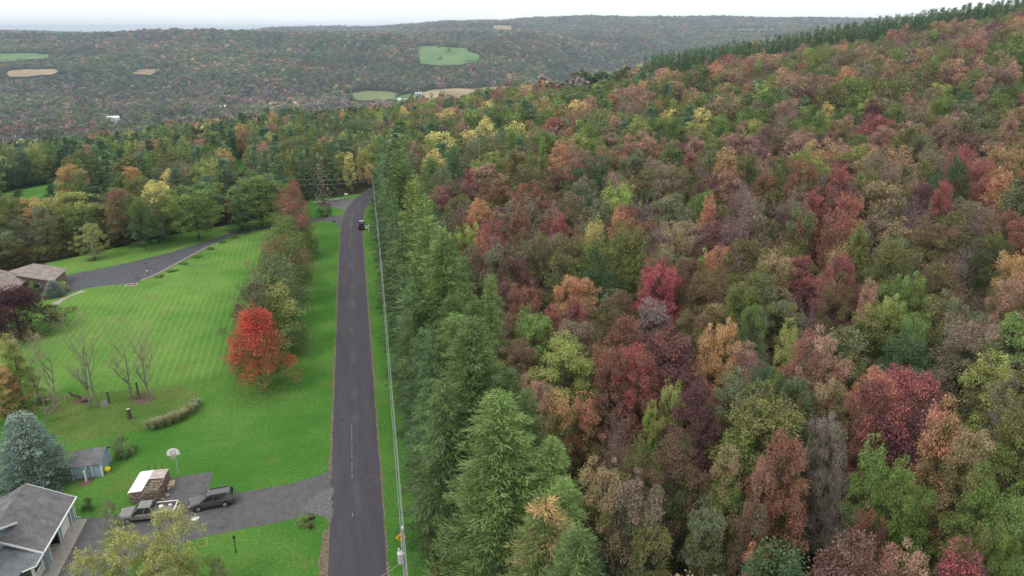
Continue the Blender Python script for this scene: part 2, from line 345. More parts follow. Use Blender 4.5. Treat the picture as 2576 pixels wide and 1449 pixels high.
def asphalt(name, c1, c2, crack=0.0, centre=0.0, light=(0.15, 0.142, 0.145)):
    m, t, b = new_mat(name)
    co = N(t, 'ShaderNodeTexCoord'); sep = N(t, 'ShaderNodeSeparateXYZ'); t.links.new(co.outputs['Object'], sep.inputs[0])
    mp = N(t, 'ShaderNodeMapping'); mp.inputs['Scale'].default_value = (1.0, 0.10, 1); t.links.new(co.outputs['Object'], mp.inputs[0])
    n1 = N(t, 'ShaderNodeTexNoise'); n1.inputs['Scale'].default_value = 0.9; n1.inputs['Detail'].default_value = 9; n1.inputs['Roughness'].default_value = 0.7
    t.links.new(mp.outputs[0] if centre else co.outputs['Object'], n1.inputs['Vector'])
    n2 = N(t, 'ShaderNodeTexNoise'); n2.inputs['Scale'].default_value = 9; n2.inputs['Detail'].default_value = 9; n2.inputs['Roughness'].default_value = 0.8; t.links.new(co.outputs['Object'], n2.inputs['Vector'])
    ad = N(t, 'ShaderNodeMath', operation='ADD'); t.links.new(n1.outputs[0], ad.inputs[0]); t.links.new(n2.outputs[0], ad.inputs[1])
    hf = N(t, 'ShaderNodeMath', operation='MULTIPLY'); hf.inputs[1].default_value = 0.5; t.links.new(ad.outputs[0], hf.inputs[0])
    r = N(t, 'ShaderNodeValToRGB'); e = r.color_ramp.elements; e[0].position = 0.34; e[0].color = c1+(1,); e[1].position = 0.66; e[1].color = c2+(1,)
    t.links.new(hf.outputs[0], r.inputs[0]); col = r.outputs[0]
    if centre:     # bleached wear along the middle of the road, in blotches
        ab = N(t, 'ShaderNodeMath', operation='ABSOLUTE'); t.links.new(sep.outputs['X'], ab.inputs[0])
        m1 = N(t, 'ShaderNodeMapRange', interpolation_type='SMOOTHSTEP'); m1.inputs['From Min'].default_value = 0.75; m1.inputs['From Max'].default_value = 0.0; t.links.new(ab.outputs[0], m1.inputs['Value'])
        n3 = N(t, 'ShaderNodeTexNoise'); n3.inputs['Scale'].default_value = 0.35; n3.inputs['Detail'].default_value = 6; t.links.new(mp.outputs[0], n3.inputs['Vector'])
        mp2 = N(t, 'ShaderNodeMapping'); mp2.inputs['Scale'].default_value = (1, 0.35, 1); t.links.new(co.outputs['Object'], mp2.inputs[0]); t.links.new(mp2.outputs[0], n3.inputs['Vector'])
        m2 = N(t, 'ShaderNodeMapRange'); m2.inputs['From Min'].default_value = 0.48; m2.inputs['From Max'].default_value = 0.68; m2.inputs['To Max'].default_value = centre; t.links.new(n3.outputs[0], m2.inputs['Value'])
        mu = N(t, 'ShaderNodeMath', operation='MULTIPLY'); t.links.new(m1.outputs[0], mu.inputs[0]); t.links.new(m2.outputs[0], mu.inputs[1])
        mx = N(t, 'ShaderNodeMix', data_type='RGBA'); mx.inputs[7].default_value = light+(1,); t.links.new(mu.outputs[0], mx.inputs[0]); t.links.new(col, mx.inputs[6]); col = mx.outputs[2]
    if crack:
        vo = N(t, 'ShaderNodeTexVoronoi', feature='DISTANCE_TO_EDGE'); vo.inputs['Scale'].default_value = crack; vo.inputs['Randomness'].default_value = 1.0
        nn = N(t, 'ShaderNodeTexNoise'); nn.inputs['Scale'].default_value = 1.3; t.links.new(co.outputs['Object'], nn.inputs['Vector'])
        va = N(t, 'ShaderNodeVectorMath', operation='ADD'); t.links.new(co.outputs['Object'], va.inputs[0]); t.links.new(nn.outputs['Color'], va.inputs[1]); t.links.new(va.outputs[0], vo.inputs['Vector'])
        mc = N(t, 'ShaderNodeMapRange'); mc.inputs['From Min'].default_value = 0.0; mc.inputs['From Max'].default_value = 0.012; mc.inputs['To Min'].default_value = 0.75; mc.inputs['To Max'].default_value = 0.0; t.links.new(vo.outputs[0], mc.inputs['Value'])
        mx = N(t, 'ShaderNodeMix', data_type='RGBA'); mx.inputs[7].default_value = (0.02, 0.02, 0.022, 1); t.links.new(mc.outputs[0], mx.inputs[0]); t.links.new(col, mx.inputs[6]); col = mx.outputs[2]
    t.links.new(col, b.inputs['Base Color']); b.inputs['Roughness'].default_value = 0.85; b.inputs['Specular IOR Level'].default_value = 0.25
    bp = N(t, 'ShaderNodeBump'); bp.inputs['Strength'].default_value = 0.25; bp.inputs['Distance'].default_value = 0.02; t.links.new(n2.outputs[0], bp.inputs['Height']); t.links.new(bp.outputs[0], b.inputs['Normal'])
    return m
M['road'] = asphalt('road_asphalt', (0.046, 0.042, 0.052), (0.086, 0.079, 0.092), 0, 0.5)
M['patch'] = noise_mat('faded_asphalt_patch', (0.052, 0.048, 0.057), (0.098, 0.091, 0.099), 1.6, 0.9, 0.2, detail=9, spec=0.15)
M['drive'] = asphalt('old_driveway_asphalt', (0.070, 0.068, 0.072), (0.150, 0.145, 0.148), 0.35)
M['drive_far'] = asphalt('sealed_driveway_asphalt', (0.068, 0.070, 0.080), (0.105, 0.107, 0.118), 0.10)
M['shoulder'] = noise_mat('roadside_gravel_and_dead_grass', (0.10, 0.085, 0.05), (0.24, 0.20, 0.15), 3.0, 0.95, 0.4, c3=(0.16, 0.13, 0.085), spec=0.1)
M['gravel'] = noise_mat('pale_gravel', (0.085, 0.082, 0.084), (0.21, 0.20, 0.20), 5.0, 0.95, 0.4, spec=0.1)
M['concrete'] = noise_mat('concrete', (0.27, 0.25, 0.22), (0.38, 0.36, 0.32), 2.0, 0.9, 0.2, spec=0.2)
M['paint'] = noise_mat('worn_road_paint', (0.12, 0.115, 0.12), (0.40, 0.39, 0.39), 6.0, 0.8)
M['dirt'] = noise_mat('bare_dirt_and_mulch', (0.09, 0.06, 0.04), (0.20, 0.15, 0.10), 3.0, 0.95, 0.5, c3=(0.13, 0.10, 0.065), spec=0.1)
v, f = strip(CL, 3.12, 0.008, 0.22, 0.9); o = MB().add(v, f).build('road_shoulder', M['shoulder']); tag(o, 'narrow strip of dead grass and grit along both road edges', kind='structure')
v, f = strip(CL, 2.85, 0.016, 0.05, 1.2); o = MB().add(v, f).build('road', M['road']); tag(o, 'grey asphalt lane running away between lawn and larches', kind='structure')
mb = MB()
for y0, y1 in ((17, 20.5), (21, 24.5), (25, 29.5), (9.5, 10.2), (62, 65), (118, 124)):     # what is left of the centre line
    yy = y0
    while yy < y1:
        l = random.uniform(0.3, 1.3); x = -0.42+random.uniform(-0.02, 0.02)
        a, b_ = x-random.uniform(.012, .04), x+random.uniform(.012, .04); l = min(l, y1-yy)
        mb.add([(a, yy, .021), (b_, yy, .021), (b_, yy+l, .021), (a, yy+l, .021)], [[0, 1, 2, 3]]); yy += l+random.choice((0.02, 0.06, 0.3))
for i in range(24):
    y0 = 136+i*1.3; cx = np.interp(y0, [c[1] for c in CL], [c[0] for c in CL])-0.3; c2 = np.interp(y0+1.1, [c[1] for c in CL], [c[0] for c in CL])-0.3
    h_ = random.uniform(.015, .04); mb.add([(cx-h_, y0, .021), (cx+h_, y0, .021), (c2+h_, y0+1.1, .021), (c2-h_, y0+1.1, .021)], [[0, 1, 2, 3]])
tag(mb.build('road_marking', M['paint']), 'worn pale centre line flaking off the asphalt', kind='structure')
for i, (x0, y0, w_, h_) in enumerate(((1.1, 12.5, 1.0, 5.5), (-2.0, 30, .9, 7), (.6, 47, .8, 9), (.3, 60, .7, 6), (1.3, 88, .8, 12), (-1.6, 72, 1.0, 8))):
    pts = [(x0, y0), (x0+w_*.6, y0+.3), (x0+w_, y0+h_*.4), (x0+w_*.8, y0+h_), (x0+w_*.2, y0+h_*.9), (x0-.1, y0+h_*.5)]
    poly_sheet('road_patch', irregular(pts, .12, .6), 0.0185, M['patch'], 'faded worn patch in the road surface')
mb = MB()
for k in range(26):
    x, y = random.uniform(-2.6, 2.4), random.uniform(-20, 125); a = random.choice((0, 1.57, 1.4, .2)); p = Vector((x, y))
    for q in range(random.randint(3, 8)):
        a += random.uniform(-.35, .35); d = p+Vector((math.cos(a), math.sin(a)))*random.uniform(.25, .6)
        if abs(d.x) > 2.75: break
        s = Vector((-(d-p).y, (d-p).x)).normalized()*random.uniform(.012, .03); mb.add([(*(p-s), .0225), (*(p+s), .0225), (*(d+s), .0225), (*(d-s), .0225)], [[0, 1, 2, 3]]); p = d
M['crack'] = noise_mat('crack_filler', (0.012, 0.012, 0.014), (0.028, 0.027, 0.03), 4, 0.7)
tag(mb.build('road_crack', M['crack']), 'thin dark cracks in the road surface', kind='structure')
D1 = [(833, 1180), (800, 1197), (745, 1214), (660, 1229), (600, 1240), (522, 1239), (537, 1187), (480, 1194), (420, 1203), (404, 1262), (330, 1290), (240, 1302), (197, 1306)]
D1b = [(120, 1455), (200, 1500), (420, 1375), (525, 1347), (600, 1333), (680, 1318), (770, 1297), (812, 1290)]
pg = [(-2.7, 14.6)]+[G(*p) for p in D1][0:0]+[G(833, 1180)]+[G(*p) for p in D1[1:]]+[(-29.0, 15.5), (-29.0, 4.0), (-26, 4.5)]+[G(*p) for p in D1b[2:]]+[(-2.7, 9.6)]
poly_sheet('driveway', irregular(pg, 0.08, 1.0), 0.012, M['drive'], 'weathered grey asphalt driveway and parking pad by the garage')
poly_sheet('driveway_gravel', irregular([(-2.6, 15.6), (-3.6, 15.0), (-5.2, 13.7), (-6.0, 12.2), (-5.0, 11.2), (-3.6, 10.2), (-2.6, 8.8)], .25, .6), 0.020, M['gravel'], 'pale broken gravel apron where the driveway meets the road')
poly_sheet('roadside_gravel', irregular([(-2.6, 8.0), (-3.6, 7.6), (-3.75, 4), (-3.9, -12), (-2.6, -12)], .12, .8), 0.013, M['shoulder'], 'strip of grit along the near left road edge')
D2 = [(858, 541), (830, 545), (800, 548), (730, 560), (655, 571), (610, 580), (560, 592), (500, 613), (430, 635), (360, 652), (290, 668), (215, 683), (140, 697), (110, 700), (120, 730), (150, 742), (215, 726), (270, 718), (345, 712), (356, 704), (392, 690), (425, 672), (460, 653), (520, 620), (590, 591), (655, 578), (730, 570), (800, 557), (835, 557), (848, 566), (858, 572)]
poly_sheet('far_driveway', irregular([G(*p) for p in D2]+[(-2.6, 141), (-2.6, 152)], 0.06, 1.5), 0.012, M['drive_far'], 'dark sealed asphalt driveway curving to the brick house')
mb = MB()      # tar lines on the far driveway
for line in ([(330, 690), (345, 678), (375, 676), (410, 680)], [(355, 684), (395, 681)], [(345, 700), (352, 710), (380, 714), (405, 711)], [(335, 699), (349, 701)], [(265, 716), (290, 709)], [(470, 668), (520, 664), (570, 654), (585, 650)], [(475, 670), (530, 668)], [(640, 638), (655, 636)], [(210, 706), (240, 700)]):
    p = [Vector(G(*q)) for q in line]
    for a, b_ in zip(p, p[1:]):
        n = max(1, int((b_-a).length/0.5))
        for k in range(n):
            c, d = a.lerp(b_, k/n), a.lerp(b_, (k+1)/n); s = Vector((-(d-c).y, (d-c).x)).normalized()*random.uniform(.04, .12)
            mb.add([(c-s).to_3d()+Vector((0, 0, .017)), (c+s).to_3d()+Vector((0, 0, .017)), (d+s).to_3d()+Vector((0, 0, .017)), (d-s).to_3d()+Vector((0, 0, .017))], [[0, 1, 2, 3]])
M['tar'] = noise_mat('crack_tar', (0.012, 0.012, 0.014), (0.025, 0.025, 0.027), 4, 0.5)
tag(mb.build('driveway_tar', M['tar']), 'black tar lines sealing cracks in the far driveway', kind='structure')
poly_sheet('turnout_gravel', irregular([G(872, 549), G(885, 538), G(868, 530), G(845, 522), G(815, 517), G(800, 511), G(840, 505), G(868, 503), G(893, 497), G(915, 488), G(905, 510)], .15, 1.5), 0.010, M['gravel'], 'pale gravel turnout beside the bend of the road')
poly_sheet('garage_apron', [(-30.05, 15.4), (-28.7, 15.2), (-28.6, 4.2), (-30.05, 4.0)], 0.020, M['concrete'], 'pale concrete strip in front of the garage doors')
poly_sheet('house_path', irregular([G(130, 762), G(205, 731), G(215, 733), G(170, 748), G(140, 772)], .1, 1), 0.010, M['concrete'], 'short concrete walk beside the brick house')
poly_sheet('clearing', irregular([G(130, 1055), G(135, 1010), G(230, 990), G(330, 975), G(420, 970), G(500, 985), G(505, 1010), G(430, 1062), G(330, 1090), G(200, 1110), G(150, 1120)], 1.3, 1.6), 0.007, M['rough'], 'rough unmown patch of yard around the bare trees')
for i, ps in enumerate(([(252, 1012), (262, 1006), (275, 1010), (270, 1020), (255, 1024)], [(325, 1006), (345, 996), (380, 998), (392, 1006), (370, 1016), (330, 1016)], [(180, 1012), (200, 1004), (232, 1004), (225, 1014), (190, 1018)])):
    poly_sheet('bare_earth', irregular([G(*p) for p in ps], .3, .7), 0.010, M['dirt'] if i else M['gravel'], ['pale chips around a cut stump', 'brown litter around two thin trees', 'scraped earth beside the log'][i])
# ------------------------------------------------------------------ fields on the far hills and in the woods (draped on the ground)
def field(pts, mat, label, dz=1.5, res=40, H=0.0, kmin=600):
    P = []
    for p in pts:
        h = HIT(p[0], p[1], H, kmin)
        if h: P.append((h[0], h[1]))
    if len(P) < 3: return None
    P = irregular(P, 9 if kmin > 800 else 2, 30)
    return P, poly_sheet('field', P, dz, mat, label, drape=True, res=res)
FIELDS = []
for a in (([(1053, 118), (1100, 117), (1180, 124), (1190, 133), (1205, 140), (1212, 156), (1160, 164), (1110, 166), (1055, 160), (1050, 140)], M['field_green'], 'large green hay field on the far hillside'),
          ([(12, 184), (30, 179), (100, 176), (150, 175), (160, 178), (130, 190), (70, 196), (25, 196)], M['field_tan'], 'tan stubble field, the larger one on the left hillside'),
          ([(325, 188), (345, 177), (400, 175), (410, 180), (380, 190)], M['field_tan'], 'small tan stubble field on the left hillside'),
          ([(-20, 136), (60, 135), (120, 138), (130, 148), (60, 152), (-20, 158)], M['field_green'], 'pale green pasture on the left hillside'),
          ([(870, 241), (920, 231), (975, 233), (1010, 238), (985, 252), (900, 254)], M['field_olive'], 'green pasture on the valley floor left of the silos'),
          ([(985, 252), (1015, 240), (1042, 237), (1040, 254), (1000, 262)], M['field_green'], 'bright green paddock beside the silos'),
          ([(1045, 241), (1075, 231), (1150, 224), (1260, 219), (1310, 219), (1300, 235), (1180, 250), (1060, 262), (1045, 255)], M['field_tan'], 'tan harvested field behind the silos'),
          ([(1235, 65), (1290, 66), (1290, 75), (1240, 73)], M['field_tan'], 'thin tan field near the far skyline'),
          ([(1790, 73), (1930, 74), (1920, 80), (1800, 79)], M['field_green'], 'thin green field near the far skyline'),
          ([(-20, 101), (60, 98), (110, 99), (90, 105), (-20, 108)], M['field_olive'], 'pale fields on the far left plateau'),
          ([(420, 300), (480, 294), (560, 300), (560, 307), (440, 309)], M['field_olive'], 'pale meadow on the valley floor'),
          ([(770, 300), (830, 292), (900, 290), (900, 298), (800, 306)], M['field_olive'], 'second pale meadow on the valley floor')):
    r_ = field(*a, kmin=900)
    if r_: FIELDS.append(r_[0])
for pts, lab in (([(-10, 490), (20, 482), (110, 466), (190, 456), (200, 468), (150, 490), (60, 520), (-10, 545)], 'light green clearing among trees at the far left'),
                 ([(585, 425), (592, 402), (612, 400), (622, 420), (600, 440)], 'small light green clearing seen between trees')):
    P = [HIT(p[0], p[1], 0, 100) for p in pts]; P = [(p[0], p[1]) for p in P if p]
    if len(P) > 2:
        FIELDS.append(P); poly_sheet('clearing', P, 0.05, M['meadow'], lab, drape=True, res=6)
def inside(P, x, y):
    P = np.asarray(P); n = len(P); c = np.zeros(np.shape(x), bool)
    for i in range(n):
        x1, y1 = P[i]; x2, y2 = P[(i+1) % n]
        if y1 == y2: continue
        k = ((y1 > y) != (y2 > y)) & (x < (x2-x1)*(y-y1)/(y2-y1)+x1); c ^= k
    return c
# ------------------------------------------------------------------ tree shapes
def unit(a): return a/np.maximum(np.linalg.norm(a, axis=-1, keepdims=True), 1e-6)
def leaves(c, d, n, L, Wd, bend=0.12):
    d = unit(d); s = unit(np.cross(d, n)); n2 = np.cross(s, d); L = L[:, None]; Wd = Wd[:, None]
    mid = c+d*L*0.5+n2*L*bend
    v = np.stack([c, mid-s*Wd*0.5, c+d*L, mid+s*Wd*0.5], 1).reshape(-1, 3)
    return v, np.arange(len(v)).reshape(-1, 4)
def tubes(paths, sides=6):
    V = []; Q = []; k0 = 0
    for pts, rad in paths:
        pts = np.asarray(pts, float); n = len(pts)
        for i in range(n):
            d = pts[min(i+1, n-1)]-pts[max(i-1, 0)]; d = d/max(np.linalg.norm(d), 1e-6)
            a = np.cross(d, (0, 0, 1) if abs(d[2]) < 0.9 else (1, 0, 0)); a /= np.linalg.norm(a); b = np.cross(d, a)
            for k in range(sides):
                t = 2*math.pi*k/sides; V.append(pts[i]+(a*math.cos(t)+b*math.sin(t))*rad[i])
        for i in range(n-1):
            for k in range(sides): Q.append((k0+i*sides+k, k0+i*sides+(k+1) % sides, k0+(i+1)*sides+(k+1) % sides, k0+(i+1)*sides+k))
        k0 += n*sides
    return np.array(V), np.array(Q)
def rdir(r, n, up=0.0):
    v = r.normal(size=(n, 3)); v[:, 2] += up; return unit(v)

m, t, b = new_mat('leaves')
at_a = N(t, 'ShaderNodeAttribute', attribute_type='INSTANCER', attribute_name='leaf_a'); at_b = N(t, 'ShaderNodeAttribute', attribute_type='INSTANCER', attribute_name='leaf_b')
at_h = N(t, 'ShaderNodeAttribute', attribute_name='hgt'); at_r = N(t, 'ShaderNodeAttribute', attribute_name='rnd'); at_c = N(t, 'ShaderNodeAttribute', attribute_name='clump')
f1 = N(t, 'ShaderNodeMath', operation='MULTIPLY_ADD'); f1.inputs[1].default_value = 1.2; t.links.new(at_c.outputs['Fac'], f1.inputs[0]); at_s = N(t, 'ShaderNodeAttribute', attribute_type='INSTANCER', attribute_name='leaf_shift'); f0 = N(t, 'ShaderNodeMath', operation='ADD'); t.links.new(at_h.outputs['Fac'], f0.inputs[0]); t.links.new(at_s.outputs['Fac'], f0.inputs[1]); t.links.new(f0.outputs[0], f1.inputs[2])
mr = N(t, 'ShaderNodeMapRange', interpolation_type='SMOOTHSTEP'); mr.inputs['From Min'].default_value = 0.7; mr.inputs['From Max'].default_value = 1.6; t.links.new(f1.outputs[0], mr.inputs['Value'])
mx = N(t, 'ShaderNodeMix', data_type='RGBA'); t.links.new(mr.outputs[0], mx.inputs[0]); t.links.new(at_a.outputs['Color'], mx.inputs[6]); t.links.new(at_b.outputs['Color'], mx.inputs[7])
vm = N(t, 'ShaderNodeMapRange'); vm.inputs['To Min'].default_value = 0.62; vm.inputs['To Max'].default_value = 1.38; t.links.new(at_r.outputs['Fac'], vm.inputs['Value'])
hu = N(t, 'ShaderNodeMapRange'); hu.inputs['To Min'].default_value = 0.486; hu.inputs['To Max'].default_value = 0.506; t.links.new(at_c.outputs['Fac'], hu.inputs['Value'])
hs = N(t, 'ShaderNodeHueSaturation'); hs.inputs['Saturation'].default_value = 0.94; t.links.new(hu.outputs[0], hs.inputs['Hue']); cvar = N(t, 'ShaderNodeMath', operation='FRACT'); c7 = N(t, 'ShaderNodeMath', operation='MULTIPLY'); c7.inputs[1].default_value = 7.3; t.links.new(at_c.outputs['Fac'], c7.inputs[0]); t.links.new(c7.outputs[0], cvar.inputs[0]); cv2 = N(t, 'ShaderNodeMapRange'); cv2.inputs['To Min'].default_value = 0.80; cv2.inputs['To Max'].default_value = 1.2; t.links.new(cvar.outputs[0], cv2.inputs['Value']); cv3 = N(t, 'ShaderNodeMath', operation='MULTIPLY'); t.links.new(cv2.outputs[0], cv3.inputs[0]); t.links.new(vm.outputs[0], cv3.inputs[1]); t.links.new(cv3.outputs[0], hs.inputs['Value']); t.links.new(mx.outputs[2], hs.inputs['Color'])
t.links.new(hs.outputs[0], b.inputs['Base Color']); b.inputs['Roughness'].default_value = 0.6; b.inputs['Specular IOR Level'].default_value = 0.0
tl = N(t, 'ShaderNodeBsdfTranslucent'); t.links.new(hs.outputs[0], tl.inputs['Color']); ms = N(t, 'ShaderNodeMixShader'); ms.inputs[0].default_value = 0.28; t.links.new(b.outputs[0], ms.inputs[1]); t.links.new(tl.outputs[0], ms.inputs[2]); t.links.new(ms.outputs[0], [n for n in t.nodes if n.type == 'OUTPUT_MATERIAL'][0].inputs[0])
M['leaf'] = m
M['bark'] = noise_mat('grey_brown_bark', (0.055, 0.045, 0.036), (0.13, 0.11, 0.09), 5, 0.95, 0.4, spec=0.1)
M['bark_pale'] = noise_mat('pale_grey_bark', (0.16, 0.145, 0.13), (0.30, 0.27, 0.245), 4, 0.95, 0.4, spec=0.1)
M['bark_white'] = noise_mat('white_birch_bark', (0.25, 0.23, 0.2), (0.62, 0.58, 0.54), 3, 0.9, 0.3, spec=0.1)
M['twig'] = noise_mat('bare_grey_twigs', (0.13, 0.10, 0.095), (0.24, 0.19, 0.18), 1.5, 0.95, spec=0.1)

def pack(c, d, n, L, Wd, hgt, clump, r, bend=0.12):
    v, q = leaves(c, d, n, L, Wd, bend); return dict(v=v, q=q, hgt=hgt, clump=clump, rnd=r.uniform(size=len(q)))
def gen_broad(seed, H=15.0, W=6.5, base=0.22, nc=70, nl=9000, L=0.34, Wd=0.15, shape='oval', rc=(0.12, 0.20), droop=0.3, fill=0.35, sparse_limbs=18, trunk_r=0.16, orient=False):
    r = np.random.default_rng(seed); zb = H*base
    u = r.uniform(0, 1, nc)
    if shape == 'oval': prof = np.sin(np.pi*np.clip(0.10+0.84*u, 0, 1))**0.65
    elif shape == 'round': prof = np.sqrt(np.clip(1-(2*u-0.85)**2/1.4, 0.02, 1))
    elif shape == 'cone': prof = (1-u*0.9)**0.7
    elif shape == 'vase': prof = 0.35+0.65*np.sin(np.pi*np.clip(0.05+0.75*u, 0, 1))
    ang = r.uniform(0, 2*np.pi, nc); R_j = r.uniform(0.82, 1.22, nc); lob = R_j+0.30*np.sin(ang*2+r.uniform(0, 6))+0.15*np.sin(ang*3+r.uniform(0, 6))
    rf = r.uniform(fill, 1, nc)**0.5; R = W/2*prof*rf*lob
    cr = W*r.uniform(rc[0], rc[1], nc)*(1.0 if shape != 'oval' else 1)
    cc = np.stack([R*np.cos(ang), R*np.sin(ang), zb+u*(H-zb)-cr*0.5], 1)
    cc[0] = (0, 0, H-cr[0]*0.8); cv = r.uniform(0, 1, nc)
    ns = int(nc*0.22)                  # branch ends that stick out of the crown
    if ns and not orient:
        j = r.choice(nc, ns); cc[j] = cc[j]*np.array((1, 1, 1.0))+unit(cc[j]-np.array((0, 0, zb+(H-zb)*0.45)))*(W*r.uniform(0.06, 0.16, ns))[:, None]+np.array((0, 0, 1.0))*(W*r.uniform(0, 0.06, ns))[:, None]; cr[j] *= r.uniform(0.45, 0.75, ns)
    wgt = cr**2; pick = r.choice(nc, nl, p=wgt/wgt.sum())
    dd = rdir(r, nl, 0.35); rad = r.uniform(0.55, 1.05, nl)*np.where(r.uniform(size=nl) < 0.26, r.uniform(1.0, 1.7, nl), 1.0)
    out = unit(cc[pick]*np.array((1, 1, 0.0))+1e-3)
    c = cc[pick]+dd*(cr[pick]*rad)[:, None]*np.array((1, 1, 0.8))
    d = dd*0.7+out*0.35+r.normal(size=(nl, 3))*0.55+np.array((0, 0, -droop)); n = dd+np.array((0, 0, 1.0))+r.normal(size=(nl, 3))*0.45
    if orient: d = np.cross(dd, r.normal(size=(nl, 3))); n = dd+r.normal(size=(nl, 3))*0.25; c = c-unit(d)*L*0.5
    if not orient and shape != 'round':                     # gaps where one looks into the crown
        hc = cc[r.choice(nc, 12)]*np.array((1.05, 1.05, 1)); hr = W*r.uniform(0.07, 0.15, 12); keep_ = np.ones(nl, bool)
        for q_, w_ in zip(hc, hr): keep_ &= (np.linalg.norm(c-q_, axis=1) > w_) | (r.uniform(size=nl) < 0.12)
        c, d, n, pick = c[keep_], d[keep_], n[keep_], pick[keep_]; nl = len(c)
    Ls = L*r.uniform(0.65, 1.3, nl); Ws = Wd*r.uniform(0.7, 1.3, nl)
    crown = pack(c, d, n, Ls, Ws, np.clip((c[:, 2]-zb)/(H-zb), 0, 1), np.clip(cv[pick]+r.normal(size=nl)*0.02, 0, 1), r)
    lean = r.normal(size=2)*0.25; top = np.array((lean[0], lean[1], zb+(H-zb)*0.75))
    tp = [np.array((0, 0, -0.6)), np.array((lean[0]*.1, lean[1]*.1, zb*0.6)), np.array((lean[0]*.5, lean[1]*.5, zb+(H-zb)*0.3)), top]
    P = [(tp, [trunk_r*1.25, trunk_r, trunk_r*0.7, trunk_r*0.25])]
    for i in r.choice(nc, min(sparse_limbs, nc), replace=False):
        e = cc[i]; z0 = max(zb*0.7, min(e[2]-0.3*math.hypot(e[0], e[1])-0.8, top[2]*0.98)); f = z0/top[2]; s = np.array((lean[0]*f, lean[1]*f, z0)); mid = (s+e)/2+np.array((0, 0, -0.25))
        P.append(([s, mid, e], [trunk_r*0.42, trunk_r*0.26, trunk_r*0.08]))
    tv, tq = tubes(P, 5); return crown, (tv, tq)
def gen_bare(seed, H=14.0, spread=0.42, nmain=7, twig=0.05, depth=3, leaf_n=0, trunk_r=0.15, forks=(3, 5), twigs=3):
    r = np.random.default_rng(seed); P = []; ends = []
    def grow(p, d, ln, rad, lv):
        pts = [p]; q = p; dd = d
        for k in range(3):
            dd = dd+r.normal(size=3)*0.10+np.array((0, 0, 0.07)); dd = dd/np.linalg.norm(dd); q = q+dd*ln/3; pts.append(q)
        P.append((pts, [rad, rad*0.8, rad*0.62, rad*0.42])); ends.append((pts[2], dd, ln)); ends.append((q, dd, ln))
        if lv > 0:
            for k in range(r.integers(*forks)):
                j = r.integers(1, 4); e = dd+r.normal(size=3)*0.55+np.array((0, 0, 0.22)); e /= np.linalg.norm(e)
                grow(pts[j], e, ln*r.uniform(0.5, 0.75), rad*0.45, lv-1)
    tp = [np.array((0, 0, -0.5))]; q = tp[0]; dd = np.array((0, 0, 1.0))
    for k in range(6):
        dd = dd+r.normal(size=3)*0.05; dd /= np.linalg.norm(dd); q = q+dd*(H*0.72+0.5)/6; tp.append(q)
    P.append((tp, [trunk_r*(1.2-k*0.16) for k in range(7)]))
    for k in range(nmain):
        i = r.integers(2, 7); a = r.uniform(0, 6.28); e = np.array((math.cos(a)*spread, math.sin(a)*spread, 0.75)); e /= np.linalg.norm(e)
        grow(tp[i], e, H*r.uniform(0.2, 0.34), trunk_r*(0.75-0.09*i), depth)
    tv, tq = tubes(P, 4)
    E = np.array([e[0] for e in ends]); D = np.array([e[1] for e in ends]); Ln = np.array([e[2] for e in ends])
    k = twigs; c = np.repeat(E, k, 0); d = np.repeat(D, k, 0)+r.normal(size=(len(E)*k, 3))*0.5; L = np.repeat(np.clip(Ln*0.5, 0.5, 1.3), k)*r.uniform(0.6, 1.3, len(E)*k)
    nn = r.normal(size=c.shape); hg = np.clip(c[:, 2]/H, 0, 1)
    crown = pack(c, d, nn, L, np.full(len(c), twig), hg, r.uniform(0, 1, len(c)), r, 0.04)
    return crown, (tv, tq), E
def add_leaves(crown, E, seed, n, L, Wd, H, rad=0.5):
    r = np.random.default_rng(seed); i = r.integers(0, len(E), n); c = E[i]+r.normal(size=(n, 3))*rad
    cv = r.uniform(0, 1, len(E)); d = r.normal(size=(n, 3))+np.array((0, 0, -0.3)); nn = r.normal(size=(n, 3))+np.array((0, 0, 1.0))
    k = pack(c, d, nn, L*r.uniform(0.7, 1.3, n), Wd*r.uniform(0.7, 1.3, n), np.clip(c[:, 2]/H, 0, 1), cv[i], r); return k
